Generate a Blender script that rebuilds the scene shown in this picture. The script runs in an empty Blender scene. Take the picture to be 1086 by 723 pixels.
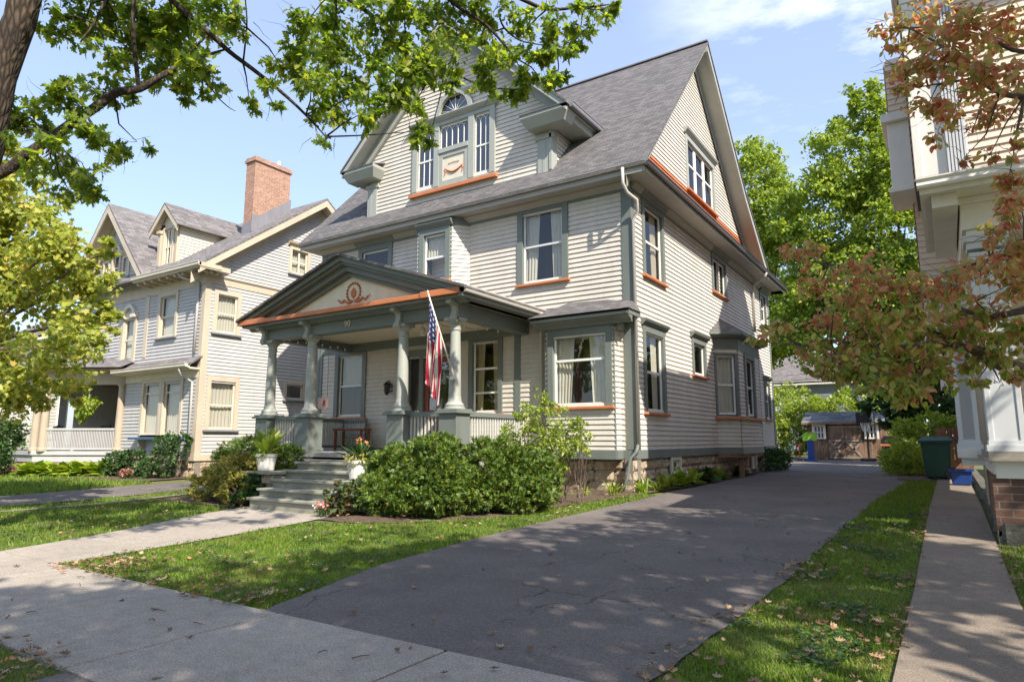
import bpy, math, random
import numpy as np
from mathutils import Vector, Matrix, noise
random.seed(7); RNG=np.random.default_rng(7)
S=bpy.context.scene; COL=S.collection
R=math.radians
def g(y): return 0.18*min(1,max(0,(y-6.5)/5.8))
# ---------------------------------------------------------------- materials
def newmat(name):
    m=bpy.data.materials.new(name); m.use_nodes=True
    nt=m.node_tree; b=nt.nodes['Principled BSDF']; return m,nt,b
def nd(nt,t,**k):
    n=nt.nodes.new(t)
    for a,v in k.items(): setattr(n,a,v)
    return n
def ramp(nt,stops,interp='LINEAR'):
    r=nd(nt,'ShaderNodeValToRGB'); e=r.color_ramp.elements; r.color_ramp.interpolation=interp
    while len(e)<len(stops): e.new(.5)
    for i,(p,c) in enumerate(stops): e[i].position=p; e[i].color=(c[0],c[1],c[2],1)
    return r
def coords(nt,kind='Object'):
    return nd(nt,'ShaderNodeTexCoord').outputs[kind]
def mapping(nt,src,scale=(1,1,1),rot=(0,0,0)):
    m=nd(nt,'ShaderNodeMapping'); m.inputs['Scale'].default_value=scale; m.inputs['Rotation'].default_value=rot
    nt.links.new(src,m.inputs['Vector']); return m.outputs[0]
def noi(nt,src,scale,detail=4,rough=.55):
    n=nd(nt,'ShaderNodeTexNoise'); n.inputs['Scale'].default_value=scale; n.inputs['Detail'].default_value=detail; n.inputs['Roughness'].default_value=rough
    if src: nt.links.new(src,n.inputs['Vector'])
    return n.outputs['Fac']
def mulc(nt,a,fac_src,lo,hi):
    """colour a (tuple or socket) varied between lo*a and hi*a by a 0..1 value"""
    mr=nd(nt,'ShaderNodeMapRange'); mr.inputs['From Min'].default_value=.3; mr.inputs['From Max'].default_value=.7
    mr.inputs['To Min'].default_value=lo; mr.inputs['To Max'].default_value=hi
    nt.links.new(fac_src,mr.inputs['Value'])
    vm=nd(nt,'ShaderNodeVectorMath',operation='SCALE')
    if isinstance(a,tuple): vm.inputs[0].default_value=a
    else: nt.links.new(a,vm.inputs[0])
    nt.links.new(mr.outputs[0],vm.inputs['Scale']); return vm.outputs[0]
def bump(nt,b,h,strength=.3,dist=.01,inv=False):
    n=nd(nt,'ShaderNodeBump'); n.invert=inv; n.inputs['Strength'].default_value=strength; n.inputs['Distance'].default_value=dist
    nt.links.new(h,n.inputs['Height']); nt.links.new(n.outputs[0],b.inputs['Normal'])
def mixc(nt,f,a,b_):
    m=nd(nt,'ShaderNodeMix',data_type='RGBA')
    if isinstance(f,float): m.inputs[0].default_value=f
    else: nt.links.new(f,m.inputs[0])
    for i,c in ((6,a),(7,b_)):
        if isinstance(c,tuple): m.inputs[i].default_value=(*c,1)
        else: nt.links.new(c,m.inputs[i])
    return m.outputs[2]
def paint(name,col,rough=.55,var=.08,sc=3.0,bmp=.05,dirt=0.0):
    m,nt,b=newmat(name); co=coords(nt)
    c=mulc(nt,col,noi(nt,mapping(nt,co,(1,1,.35)),sc,6,.65),1-var,1+var)
    if dirt:
        f=noi(nt,mapping(nt,co,(1,1,.25)),7,8,.75); r=ramp(nt,[(.52,(0,0,0)),(.75,(dirt,dirt,dirt))]); nt.links.new(f,r.inputs[0])
        c=mixc(nt,r.outputs[0],c,tuple(x*.55 for x in col))
    nt.links.new(c,b.inputs['Base Color']); b.inputs['Roughness'].default_value=rough
    if bmp: bump(nt,b,noi(nt,co,60,3),bmp,.004)
    return m
def shingles(name,col,w=.30,h=.13,var=.3):
    m,nt,b=newmat(name); uv=nd(nt,'ShaderNodeUVMap').outputs[0]
    br=nd(nt,'ShaderNodeTexBrick'); br.offset=.5
    nt.links.new(uv,br.inputs['Vector']); br.inputs['Scale'].default_value=1
    br.inputs['Brick Width'].default_value=w; br.inputs['Row Height'].default_value=h
    br.inputs['Mortar Size'].default_value=.006; br.inputs['Mortar Smooth'].default_value=.4; br.inputs['Bias'].default_value=0
    a=tuple(x*(1-var) for x in col); c=tuple(x*(1+var) for x in col)
    br.inputs['Color1'].default_value=(*a,1); br.inputs['Color2'].default_value=(*c,1); br.inputs['Mortar'].default_value=(*[x*.45 for x in col],1)
    cc=mulc(nt,br.outputs['Color'],noi(nt,uv,6,3,.5),.88,1.12)
    cc=mulc(nt,cc,noi(nt,uv,160,2),.75,1.25)
    nt.links.new(cc,b.inputs['Base Color']); b.inputs['Roughness'].default_value=.92
    bump(nt,b,br.outputs['Fac'],.6,.012,True)
    return m
def bricks(name,c1,c2,mort,w=.21,h=.075):
    m,nt,b=newmat(name); uv=nd(nt,'ShaderNodeUVMap').outputs[0]
    br=nd(nt,'ShaderNodeTexBrick'); nt.links.new(uv,br.inputs['Vector']); br.inputs['Scale'].default_value=1
    br.inputs['Brick Width'].default_value=w; br.inputs['Row Height'].default_value=h; br.inputs['Mortar Size'].default_value=.007
    br.inputs['Color1'].default_value=(*c1,1); br.inputs['Color2'].default_value=(*c2,1); br.inputs['Mortar'].default_value=(*mort,1)
    cc=mulc(nt,br.outputs['Color'],noi(nt,uv,9,5,.7),.7,1.25)
    nt.links.new(cc,b.inputs['Base Color']); b.inputs['Roughness'].default_value=.9
    bump(nt,b,br.outputs['Fac'],.6,.01,True)
    return m
def stone(name,stops,sc=2.2):
    m,nt,b=newmat(name); co=coords(nt); f=noi(nt,co,sc,8,.65); r=ramp(nt,stops); nt.links.new(f,r.inputs[0])
    c=mulc(nt,r.outputs[0],noi(nt,co,14,5,.7),.65,1.3)
    nt.links.new(c,b.inputs['Base Color']); b.inputs['Roughness'].default_value=.92; bump(nt,b,noi(nt,co,18,8,.7),.8,.03); return m
def glassm(name,tint=(1,1,1),refl=.35):
    m=bpy.data.materials.new(name); m.use_nodes=True; nt=m.node_tree; nt.nodes.clear()
    o=nd(nt,'ShaderNodeOutputMaterial'); t=nd(nt,'ShaderNodeBsdfTransparent'); t.inputs[0].default_value=(*tint,1)
    gl=nd(nt,'ShaderNodeBsdfGlossy'); gl.inputs['Roughness'].default_value=.02
    co=coords(nt); bp=nd(nt,'ShaderNodeBump'); bp.inputs['Strength'].default_value=.12; bp.inputs['Distance'].default_value=.03
    nt.links.new(noi(nt,co,2.0,2),bp.inputs['Height']); nt.links.new(bp.outputs[0],gl.inputs['Normal'])
    fr=nd(nt,'ShaderNodeFresnel'); fr.inputs[0].default_value=1.5
    mr=nd(nt,'ShaderNodeMapRange'); mr.inputs['From Max'].default_value=.6; mr.inputs['To Min'].default_value=refl*.35; mr.inputs['To Max'].default_value=min(1,refl*2.2)
    nt.links.new(fr.outputs[0],mr.inputs[0])
    mx=nd(nt,'ShaderNodeMixShader'); nt.links.new(mr.outputs[0],mx.inputs[0]); nt.links.new(t.outputs[0],mx.inputs[1]); nt.links.new(gl.outputs[0],mx.inputs[2])
    nt.links.new(mx.outputs[0],o.inputs[0]); return m
def leafm(name,stops,trans=.45,rough=.5,tmul=(1.3,1.35,.6)):
    m,nt,b=newmat(name); ge=nd(nt,'ShaderNodeNewGeometry'); r=ramp(nt,stops); nt.links.new(ge.outputs['Random Per Island'],r.inputs[0])
    nt.links.new(r.outputs[0],b.inputs['Base Color']); b.inputs['Roughness'].default_value=rough
    if trans:
        tr=nd(nt,'ShaderNodeBsdfTranslucent'); vm=nd(nt,'ShaderNodeVectorMath',operation='MULTIPLY'); vm.inputs[1].default_value=tmul
        nt.links.new(r.outputs[0],vm.inputs[0]); nt.links.new(vm.outputs[0],tr.inputs[0])
        mx=nd(nt,'ShaderNodeMixShader'); mx.inputs[0].default_value=trans; o=nt.nodes['Material Output']
        nt.links.new(b.outputs[0],mx.inputs[1]); nt.links.new(tr.outputs[0],mx.inputs[2]); nt.links.new(mx.outputs[0],o.inputs[0])
    return m
M={}
M['siding']=paint('siding_paint',(.59,.537,.468),.6,.09,2.5,.06,.4)
M['teal']=paint('teal_grey_trim',(.150,.168,.150),.5,.1,2,.04,.2)
M['tealL']=paint('pale_grey_trim',(.33,.338,.30),.5,.07,2,.04,.2)
M['white']=paint('white_trim',(.78,.77,.73),.45,.05)
M['rust']=paint('rust_trim',(.50,.17,.065),.55,.12,4)
M['soffit']=paint('soffit_paint',(.36,.335,.29),.6,.06)
M['gutter']=paint('gutter_metal',(.50,.47,.42),.4,.08)
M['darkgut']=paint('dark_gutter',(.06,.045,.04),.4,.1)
M['ceil']=paint('porch_ceiling',(.66,.58,.42),.6,.05)
M['tymp']=paint('tympanum',(.74,.68,.53),.7,.08,5)
M['roof']=shingles('roof_shingles',(.118,.109,.108),.2,.09,.27)
M['roof2']=shingles('roof_shingles_pale',(.165,.15,.148),.26,.1,.3)
M['slate']=shingles('shed_shingles',(.13,.135,.145),.5,.22,.4)
M['stone']=stone('foundation_stone',[(.3,(.20,.13,.09)),(.45,(.38,.28,.19)),(.6,(.47,.40,.31)),(.75,(.30,.25,.21))])
M['mortar']=paint('mortar',(.20,.17,.14),.95,.2,9)
M['concrete']=paint('step_concrete',(.26,.252,.20),.85,.15,3,.3,.4)
M['deck']=paint('deck_paint',(.34,.33,.30),.7,.12,4)
M['brickch']=bricks('chimney_brick',(.40,.21,.14),(.30,.15,.10),(.40,.32,.25),.2,.068)
M['brickp']=bricks('pier_brick',(.17,.085,.055),(.105,.055,.04),(.19,.155,.13),.24,.083)
M['flash']=paint('lead_flashing',(.20,.195,.21),.5,.15)
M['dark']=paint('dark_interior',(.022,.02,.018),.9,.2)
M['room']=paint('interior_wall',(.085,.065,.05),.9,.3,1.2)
M['curtain']=leafm('curtain_fabric',[(0,(.78,.74,.64)),(1,(.78,.74,.64))],.25,.9,(1,1,1))
M['curtain_y']=leafm('curtain_cream',[(0,(.62,.52,.33)),(1,(.62,.52,.33))],.25,.9,(1,1,1))
M['glass']=glassm('window_glass',(.95,.96,.93),.17)
M['glassd']=glassm('dark_window_glass',(.45,.48,.5),.4)
M['wood']=paint('red_brown_wood',(.20,.065,.03),.45,.25,8)
M['door']=paint('red_door',(.23,.045,.022),.4,.15,5)
M['nsid']=paint('grey_blue_siding',(.45,.435,.42),.6,.08,2.5,.06,.35)
M['ncream']=paint('cream_trim',(.50,.42,.315),.55,.1,2.5,.05,.25)
M['ncreamw']=paint('pale_cream_trim',(.62,.56,.45),.55,.08)
M['rsid']=paint('pink_cream_siding',(.69,.55,.43),.6,.07)
M['rwhite']=paint('white_porch_paint',(.75,.705,.63),.5,.06,2,.05,.3)
M['rcol']=paint('white_column_paint',(.56,.56,.56),.5,.05,2)
M['tan']=paint('tan_porch_paint',(.40,.32,.235),.6,.12,2.5,.05,.3)
M['iron']=paint('black_metal',(.02,.02,.022),.4,.2)
M['green_pl']=paint('green_plastic',(.012,.065,.045),.4,.15)
M['blue_pl']=paint('blue_plastic',(.015,.06,.26),.35,.1)
M['mossy']=stone('mossy_stone',[(.3,(.05,.05,.04)),(.6,(.13,.125,.10)),(.8,(.09,.10,.06))],3)
def weathered(name,c1,c2,sc=6):
    m,nt,b=newmat(name); co=coords(nt); f=noi(nt,mapping(nt,co,(6,6,.5)),sc,6,.7); r=ramp(nt,[(.3,c1),(.7,c2)]); nt.links.new(f,r.inputs[0])
    c=mulc(nt,r.outputs[0],noi(nt,co,1.2,4),.6,1.5)
    nt.links.new(c,b.inputs['Base Color']); b.inputs['Roughness'].default_value=.85; bump(nt,b,f,.4,.01); return m
M['shedw']=weathered('weathered_boards',(.085,.045,.028),(.27,.17,.11),2)
M['fencew']=weathered('fence_boards',(.18,.09,.05),(.28,.15,.09),2)
M['bark']=weathered('bark',(.045,.032,.024),(.20,.15,.11),3)
def barkmat():
    m,nt,b=newmat('oak_bark'); co=coords(nt); v=nd(nt,'ShaderNodeTexVoronoi',feature='DISTANCE_TO_EDGE'); v.inputs['Scale'].default_value=1
    nt.links.new(mapping(nt,co,(26,26,5)),v.inputs['Vector']); r=ramp(nt,[(0,(.018,.012,.008)),(.25,(.075,.05,.034)),(.6,(.15,.11,.078))]); nt.links.new(v.outputs[0],r.inputs[0])
    c=mulc(nt,r.outputs[0],noi(nt,co,5,6,.7),.6,1.4); nt.links.new(c,b.inputs['Base Color']); b.inputs['Roughness'].default_value=.95
    bump(nt,b,v.outputs[0],1,.03); return m
M['oakbark']=barkmat()
M['oak']=leafm('oak_leaves',[(0,(.065,.115,.02)),(.45,(.125,.19,.028)),(.8,(.22,.28,.04)),(1,(.38,.38,.06))],.58,.45,(1.9,1.9,.7))
M['maple']=leafm('yellow_green_leaves',[(0,(.20,.26,.04)),(.5,(.38,.43,.08)),(.85,(.54,.53,.13)),(1,(.56,.42,.1))],.5,.55,(1.3,1.3,.7))
M['dogwood']=leafm('dogwood_leaves',[(0,(.26,.34,.08)),(.3,(.44,.40,.15)),(.5,(.56,.37,.20)),(.75,(.56,.24,.15)),(.9,(.44,.12,.09)),(1,(.62,.50,.17))],.6,.5,(1.4,1.25,.9))
M['dogwoodg']=leafm('dogwood_leaves_green',[(0,(.18,.27,.045)),(.4,(.34,.41,.08)),(.6,(.50,.46,.13)),(.8,(.60,.38,.2)),(1,(.55,.2,.14))],.5,.5,(1.4,1.3,.8))
M['far']=leafm('far_green_leaves',[(0,(.11,.18,.02)),(.5,(.25,.34,.04)),(1,(.42,.47,.06))],.45,.6,(1.3,1.3,.7))
M['fary']=leafm('far_yellow_leaves',[(0,(.24,.26,.03)),(.5,(.36,.32,.05)),(1,(.45,.34,.06))],.4,.6)
M['dkgreen']=leafm('dark_green_leaves',[(0,(.022,.05,.014)),(.6,(.045,.10,.022)),(1,(.10,.17,.035))],.25,.5)
M['yew']=leafm('yew_needles',[(0,(.035,.075,.012)),(.45,(.075,.14,.018)),(.8,(.15,.23,.025)),(.95,(.27,.32,.035)),(1,(.26,.13,.04))],.25,.55,(1.2,1.2,.6))
M['yewy']=leafm('bronzed_yew_needles',[(0,(.10,.12,.02)),(.4,(.26,.27,.04)),(.75,(.36,.31,.07)),(1,(.38,.22,.08))],.25,.55,(1.2,1.2,.6))
M['lilac']=leafm('light_green_leaves',[(0,(.14,.21,.03)),(.5,(.27,.36,.05)),(1,(.46,.48,.08))],.45,.5)
M['hosta']=leafm('chartreuse_leaves',[(0,(.16,.26,.02)),(.5,(.28,.38,.03)),(1,(.42,.46,.05))],.35,.45)
M['ivy']=leafm('ivy_leaves',[(0,(.03,.06,.02)),(.6,(.07,.11,.03)),(.85,(.14,.14,.04)),(1,(.26,.09,.05))],.25,.5)
M['orangefl']=leafm('orange_petals',[(0,(.75,.22,.08)),(1,(.8,.42,.18))],.4,.5,(1,1,1))
M['pinkfl']=leafm('pink_petals',[(0,(.6,.16,.14)),(1,(.75,.35,.3))],.4,.5,(1,1,1))
M['whitefl']=leafm('white_petals',[(0,(.7,.7,.66)),(1,(.75,.72,.5))],.3,.5,(1,1,1))
M['grass']=leafm('grass_blades',[(0,(.075,.145,.012)),(.5,(.135,.235,.02)),(.85,(.22,.31,.035)),(1,(.36,.34,.10))],.4,.5,(1.3,1.3,.6))
M['fallen']=leafm('fallen_leaves',[(0,(.14,.07,.035)),(.4,(.30,.17,.085)),(.75,(.43,.29,.17)),(.92,(.52,.42,.28)),(1,(.52,.20,.05))],.15,.7,(1,1,1))
def soilm(name,c1,c2,sc=8,b_=.03):
    m,nt,b=newmat(name); co=coords(nt); f=noi(nt,co,sc,8,.75); r=ramp(nt,[(.3,c1),(.7,c2)]); nt.links.new(f,r.inputs[0])
    nt.links.new(r.outputs[0],b.inputs['Base Color']); b.inputs['Roughness'].default_value=1; bump(nt,b,f,.8,b_); return m
M['soil']=soilm('mulch',(.04,.027,.018),(.16,.105,.07),16)
M['lawn']=soilm('lawn_thatch',(.07,.095,.018),(.17,.165,.055),22,.02)
def asphalt():
    m,nt,b=newmat('driveway_asphalt'); co=coords(nt)
    c=mulc(nt,(.134,.111,.099),noi(nt,co,.9,5,.6),.8,1.25); c=mulc(nt,c,noi(nt,co,130,2),.5,1.5); c=mulc(nt,c,noi(nt,co,38,3),.8,1.2)
    sp=noi(nt,co,320,1); r=ramp(nt,[(.66,(0,0,0)),(.74,(.5,.5,.5))]); nt.links.new(sp,r.inputs[0]); c=mixc(nt,r.outputs[0],c,(.34,.32,.30))
    sr=ramp(nt,[(.56,(0,0,0)),(.70,(.5,.5,.5))]); nt.links.new(noi(nt,co,1.7,7,.7),sr.inputs[0]); c=mixc(nt,sr.outputs[0],c,(.085,.075,.074))
    pr_=ramp(nt,[(.60,(0,0,0)),(.68,(.55,.55,.55))]); nt.links.new(noi(nt,co,.8,6,.75),pr_.inputs[0]); c=mixc(nt,pr_.outputs[0],c,(.19,.17,.155))
    # cracks: thin voronoi edges, distorted, kept to some patches
    dn=nd(nt,'ShaderNodeTexNoise'); dn.inputs['Scale'].default_value=2.5; dn.inputs['Detail'].default_value=6; nt.links.new(co,dn.inputs['Vector'])
    ad=nd(nt,'ShaderNodeVectorMath',operation='MULTIPLY_ADD'); ad.inputs[1].default_value=(.7,.7,0); nt.links.new(dn.outputs['Color'],ad.inputs[0]); nt.links.new(co,ad.inputs[2])
    v=nd(nt,'ShaderNodeTexVoronoi',feature='DISTANCE_TO_EDGE'); v.inputs['Scale'].default_value=.75; nt.links.new(ad.outputs[0],v.inputs['Vector'])
    cr=ramp(nt,[(0,(1,1,1)),(.009,(0,0,0))]); nt.links.new(v.outputs[0],cr.inputs[0])
    pm=ramp(nt,[(.5,(0,0,0)),(.56,(1,1,1))]); nt.links.new(noi(nt,co,.55,2),pm.inputs[0])
    mu=nd(nt,'ShaderNodeMath',operation='MULTIPLY'); nt.links.new(cr.outputs[0],mu.inputs[0]); nt.links.new(pm.outputs[0],mu.inputs[1])
    c=mixc(nt,mu.outputs[0],c,(.02,.018,.018))
    nt.links.new(c,b.inputs['Base Color']); b.inputs['Roughness'].default_value=.9; bump(nt,b,noi(nt,co,140,3),.5,.006); return m
M['asphalt']=asphalt()
def walkm(name,col,dark):
    m,nt,b=newmat(name); co=coords(nt)
    c=mulc(nt,col,noi(nt,co,1.2,6,.65),.8,1.18); c=mulc(nt,c,noi(nt,co,90,2),.6,1.4); c=mulc(nt,c,noi(nt,co,9,5,.7),.85,1.15)
    st=ramp(nt,[(.5,(0,0,0)),(.72,(.55,.55,.55))]); nt.links.new(noi(nt,co,2.4,8,.75),st.inputs[0]); c=mixc(nt,st.outputs[0],c,dark)
    nt.links.new(c,b.inputs['Base Color']); b.inputs['Roughness'].default_value=.92; bump(nt,b,noi(nt,co,120,4),.4,.005); return m
M['sidewalk']=walkm('sidewalk_concrete',(.345,.295,.245),(.23,.195,.155))
M['walk']=walkm('old_path_concrete',(.215,.172,.132),(.11,.085,.06))
M['road']=walkm('road_asphalt',(.06,.06,.06),(.04,.04,.04))
# ---------------------------------------------------------------- mesh building
class Fr:
    """wall frame: a along the wall, z up, d outward"""
    def __init__(s,o,u,n): s.o=Vector(o); s.u=Vector(u).normalized(); s.n=Vector(n).normalized()
    def p(s,a,z,d=0): return s.o+s.u*a+s.n*d+Vector((0,0,z))
class MB:
    def __init__(s): s.v=[];s.f=[];s.uv=None
    def add(s,pts,faces):
        k=len(s.v); s.v+= [tuple(p) for p in pts]; s.f+=[tuple(k+i for i in f) for f in faces]; return s
    def hexa(s,p): return s.add(p,[(0,3,2,1),(4,5,6,7),(0,1,5,4),(1,2,6,5),(2,3,7,6),(3,0,4,7)])
    def box(s,x0,x1,y0,y1,z0,z1):
        return s.hexa([(x0,y0,z0),(x1,y0,z0),(x1,y1,z0),(x0,y1,z0),(x0,y0,z1),(x1,y0,z1),(x1,y1,z1),(x0,y1,z1)])
    def fb(s,F,a0,a1,z0,z1,d0,d1):
        P=F.p; return s.hexa([P(a0,z0,d0),P(a1,z0,d0),P(a1,z0,d1),P(a0,z0,d1),P(a0,z1,d0),P(a1,z1,d0),P(a1,z1,d1),P(a0,z1,d1)])
    def quad(s,*p): return s.add(p,[tuple(range(len(p)))])
    def slab(s,pts,t,dirv=None):
        pts=[Vector(p) for p in pts]; n=len(pts)
        if dirv is None:
            nn=(pts[1]-pts[0]).cross(pts[2]-pts[0]).normalized(); dirv=-nn*t
        else: dirv=Vector(dirv)*t
        q=[p+dirv for p in pts]
        return s.add(pts+q,[tuple(range(n)),tuple(range(2*n-1,n-1,-1))]+[((i+1)%n,i,n+i,n+(i+1)%n) for i in range(n)])
    def prismF(s,F,poly,d0,d1):
        """poly of (a,z) extruded along d"""
        n=len(poly); A=[F.p(a,z,d1) for a,z in poly]; B=[F.p(a,z,d0) for a,z in poly]
        return s.add(A+B,[tuple(range(n)),tuple(range(2*n-1,n-1,-1))]+[((i+1)%n,i,n+i,n+(i+1)%n) for i in range(n)])
    def sweep(s,prof,p0,p1,right,up=(0,0,1)):
        """profile of (r,u) swept straight from p0 to p1"""
        p0=Vector(p0);p1=Vector(p1);right=Vector(right);up=Vector(up);n=len(prof)
        A=[p0+right*a+up*b for a,b in prof];B=[p1+right*a+up*b for a,b in prof]
        return s.add(A+B,[tuple(range(n-1,-1,-1)),tuple(range(n,2*n))]+[(i,(i+1)%n,n+(i+1)%n,n+i) for i in range(n)])
    def tube(s,path,r,n=8,cap=True):
        path=[Vector(p) for p in path]; m=len(path); rs=r if isinstance(r,(list,tuple)) else [r]*m
        k=len(s.v); ref=None
        for i,p in enumerate(path):
            t=(path[min(i+1,m-1)]-path[max(i-1,0)]).normalized()
            if ref is None: ref=t.orthogonal().normalized()
            ref=(ref-t*ref.dot(t)).normalized(); b=t.cross(ref)
            for j in range(n):
                a=2*math.pi*j/n; s.v.append(tuple(p+(ref*math.cos(a)+b*math.sin(a))*rs[i]))
        for i in range(m-1):
            for j in range(n):
                s.f.append((k+i*n+j,k+i*n+(j+1)%n,k+(i+1)*n+(j+1)%n,k+(i+1)*n+j))
        if cap: s.f.append(tuple(k+j for j in range(n-1,-1,-1))); s.f.append(tuple(k+(m-1)*n+j for j in range(n)))
        return s
    def lathe(s,prof,c,n=20,sx=1,sy=1):
        k=len(s.v); m=len(prof)
        for r,z in prof:
            for j in range(n):
                a=2*math.pi*j/n; s.v.append((c[0]+r*sx*math.cos(a),c[1]+r*sy*math.sin(a),c[2]+z))
        for i in range(m-1):
            for j in range(n): s.f.append((k+i*n+j,k+i*n+(j+1)%n,k+(i+1)*n+(j+1)%n,k+(i+1)*n+j))
        s.f.append(tuple(k+j for j in range(n-1,-1,-1))); s.f.append(tuple(k+(m-1)*n+j for j in range(n))); return s
    def grid(s,fn,nu,nv,uv=False):
        k=len(s.v)
        for i in range(nu+1):
            for j in range(nv+1): s.v.append(tuple(fn(i/nu,j/nv)))
        if uv and s.uv is None: s.uv={}
        for i in range(nu):
            for j in range(nv):
                if uv: s.uv[len(s.f)]=[(i/nu,j/nv),((i+1)/nu,j/nv),((i+1)/nu,(j+1)/nv),(i/nu,(j+1)/nv)]
                s.f.append((k+i*(nv+1)+j,k+(i+1)*(nv+1)+j,k+(i+1)*(nv+1)+j+1,k+i*(nv+1)+j+1))
        return s
def rootof(o):
    while o.parent: o=o.parent
    return o
def build(mb,name,mat,parent=None,smooth=False,bevel=0):
    me=bpy.data.meshes.new(name); org=Vector((0,0,0))
    if parent is not None: org=rootof(parent).location
    me.from_pydata([tuple(Vector(v)-org) for v in mb.v],[],mb.f); me.materials.append(mat)
    uvl=me.uv_layers.new(name='UVMap'); Z=Vector((0,0,1)); uvd=uvl.data
    for p in me.polygons:
        if mb.uv and p.index in mb.uv:
            for li,c in zip(p.loop_indices,mb.uv[p.index]): uvd[li].uv=c
            continue
        n=p.normal; t=Z.cross(n)
        t=Vector((1,0,0)) if t.length<.05 else t.normalized()
        b=n.cross(t)
        for li in p.loop_indices:
            co=me.vertices[me.loops[li].vertex_index].co; uvd[li].uv=(co.dot(t)+50,co.dot(b)+50)
    if smooth: me.polygons.foreach_set('use_smooth',[True]*len(me.polygons))
    o=bpy.data.objects.new(name,me); COL.objects.link(o)
    if parent is not None: o.parent=parent
    if bevel:
        md=o.modifiers.new('bevel','BEVEL'); md.width=bevel; md.segments=2; md.limit_method='ANGLE'
    return o
def thing(name,label,cat,loc=(0,0,0),group=None):
    o=bpy.data.objects.new(name,None); COL.objects.link(o); o.location=loc; o.empty_display_size=.2
    o['label']=label; o['category']=cat
    if group: o['group']=group
    return o
def tag(o,label,cat,group=None,kind=None):
    if label: o['label']=label
    if cat: o['category']=cat
    if group: o['group']=group
    if kind: o['kind']=kind
    return o
def struct(mb,name,mat): o=build(mb,name,mat); o['kind']='structure'; return o
def copytree(root,loc,rotz=0,scale=1,label=None):
    r=root.copy(); COL.objects.link(r); r.location=loc; r.rotation_euler=(0,0,rotz); r.scale=(scale,)*3
    if label: r['label']=label
    for ch in list(root.children):
        c=ch.copy(); COL.objects.link(c); c.parent=r
        for g2 in ch.children:
            d=g2.copy(); COL.objects.link(d); d.parent=c
    return r
# ---------------------------------------------------------------- walls of clapboard
def clap(mb,F,z0,z1,lo,hi,holes=(),ex=.105,lip=.024):
    fl=lo if callable(lo) else (lambda z:lo); fh=hi if callable(hi) else (lambda z:hi)
    z=z0
    while z<z1-1e-4:
        zt=min(z+ex,z1); zm=(z+zt)/2; l0,l1,h0,h1=fl(z),fl(zt),fh(z),fh(zt)
        if h0-l0<.01: z=zt; continue
        if h1<l1: h1=l1=(h1+l1)/2
        cuts=[(a,b) for a,b,c,d in holes if c<zm<d and b>min(l0,l1) and a<max(h0,h1)]
        cuts.sort(); segs=[];cur=None;left=(l0,l1)
        for a,b in cuts:
            if a>left[0]: segs.append((left,(a,a)))
            left=(b,b)
        if h0>left[0]: segs.append((left,(h0,h1)))
        for (A0,A1),(B0,B1) in segs:
            k=len(mb.v); mb.v+=[tuple(F.p(A0,z,lip)),tuple(F.p(B0,z,lip)),tuple(F.p(B1,zt,.002)),tuple(F.p(A1,zt,.002)),tuple(F.p(A0,z,0)),tuple(F.p(B0,z,0))]
            mb.f+=[(k,k+1,k+2,k+3),(k+4,k+5,k+1,k)]
        z=zt
def stonewall(name,F,a0,a1,z0,z1,parent,h=.2,holes=(),mat=None):
    mb=MB(); mo=MB(); mo.fb(F,a0,a1,z0-.2,z1,-.2,-.03); rows=max(1,round((z1-z0)/h)); hh=(z1-z0)/rows
    for r in range(-1,rows):
        a=a0-random.uniform(0,.3)
        while a<a1:
            w=random.uniform(.35,.8); l=max(a,a0)+.008; rr=min(a+w,a1)-.008; a+=w
            if rr-l<.05: continue
            if any(l<b_ and rr>a_ for a_,b_ in holes):
                for a_,b_ in holes:
                    if l<a_<rr: rr=a_
                    elif l<b_<rr: l=b_
                    elif l>=a_ and rr<=b_: rr=l
                if rr-l<.04: continue
            zb=z0+r*hh+.006; zt=zb+hh-.014; nu,nv=8,4; sd=random.random()*99
            def fn(u,v):
                e=min(u*(rr-l),(1-u)*(rr-l),v*hh,(1-v)*hh); q=min(1,e/.035)
                nz=noise.fractal(Vector((l+u*(rr-l)+sd,zb+v*hh,sd))*5,1,2,5)
                return F.p(l+u*(rr-l),zb+v*(zt-zb),-.03+q*(.045+.05*nz))
            mb.grid(fn,nu,nv)
    o=build(mb,name,mat or M['stone'],parent,smooth=False); 
    build(mo,'mortar_backing',mat or M['mortar'],o); return o
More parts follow.
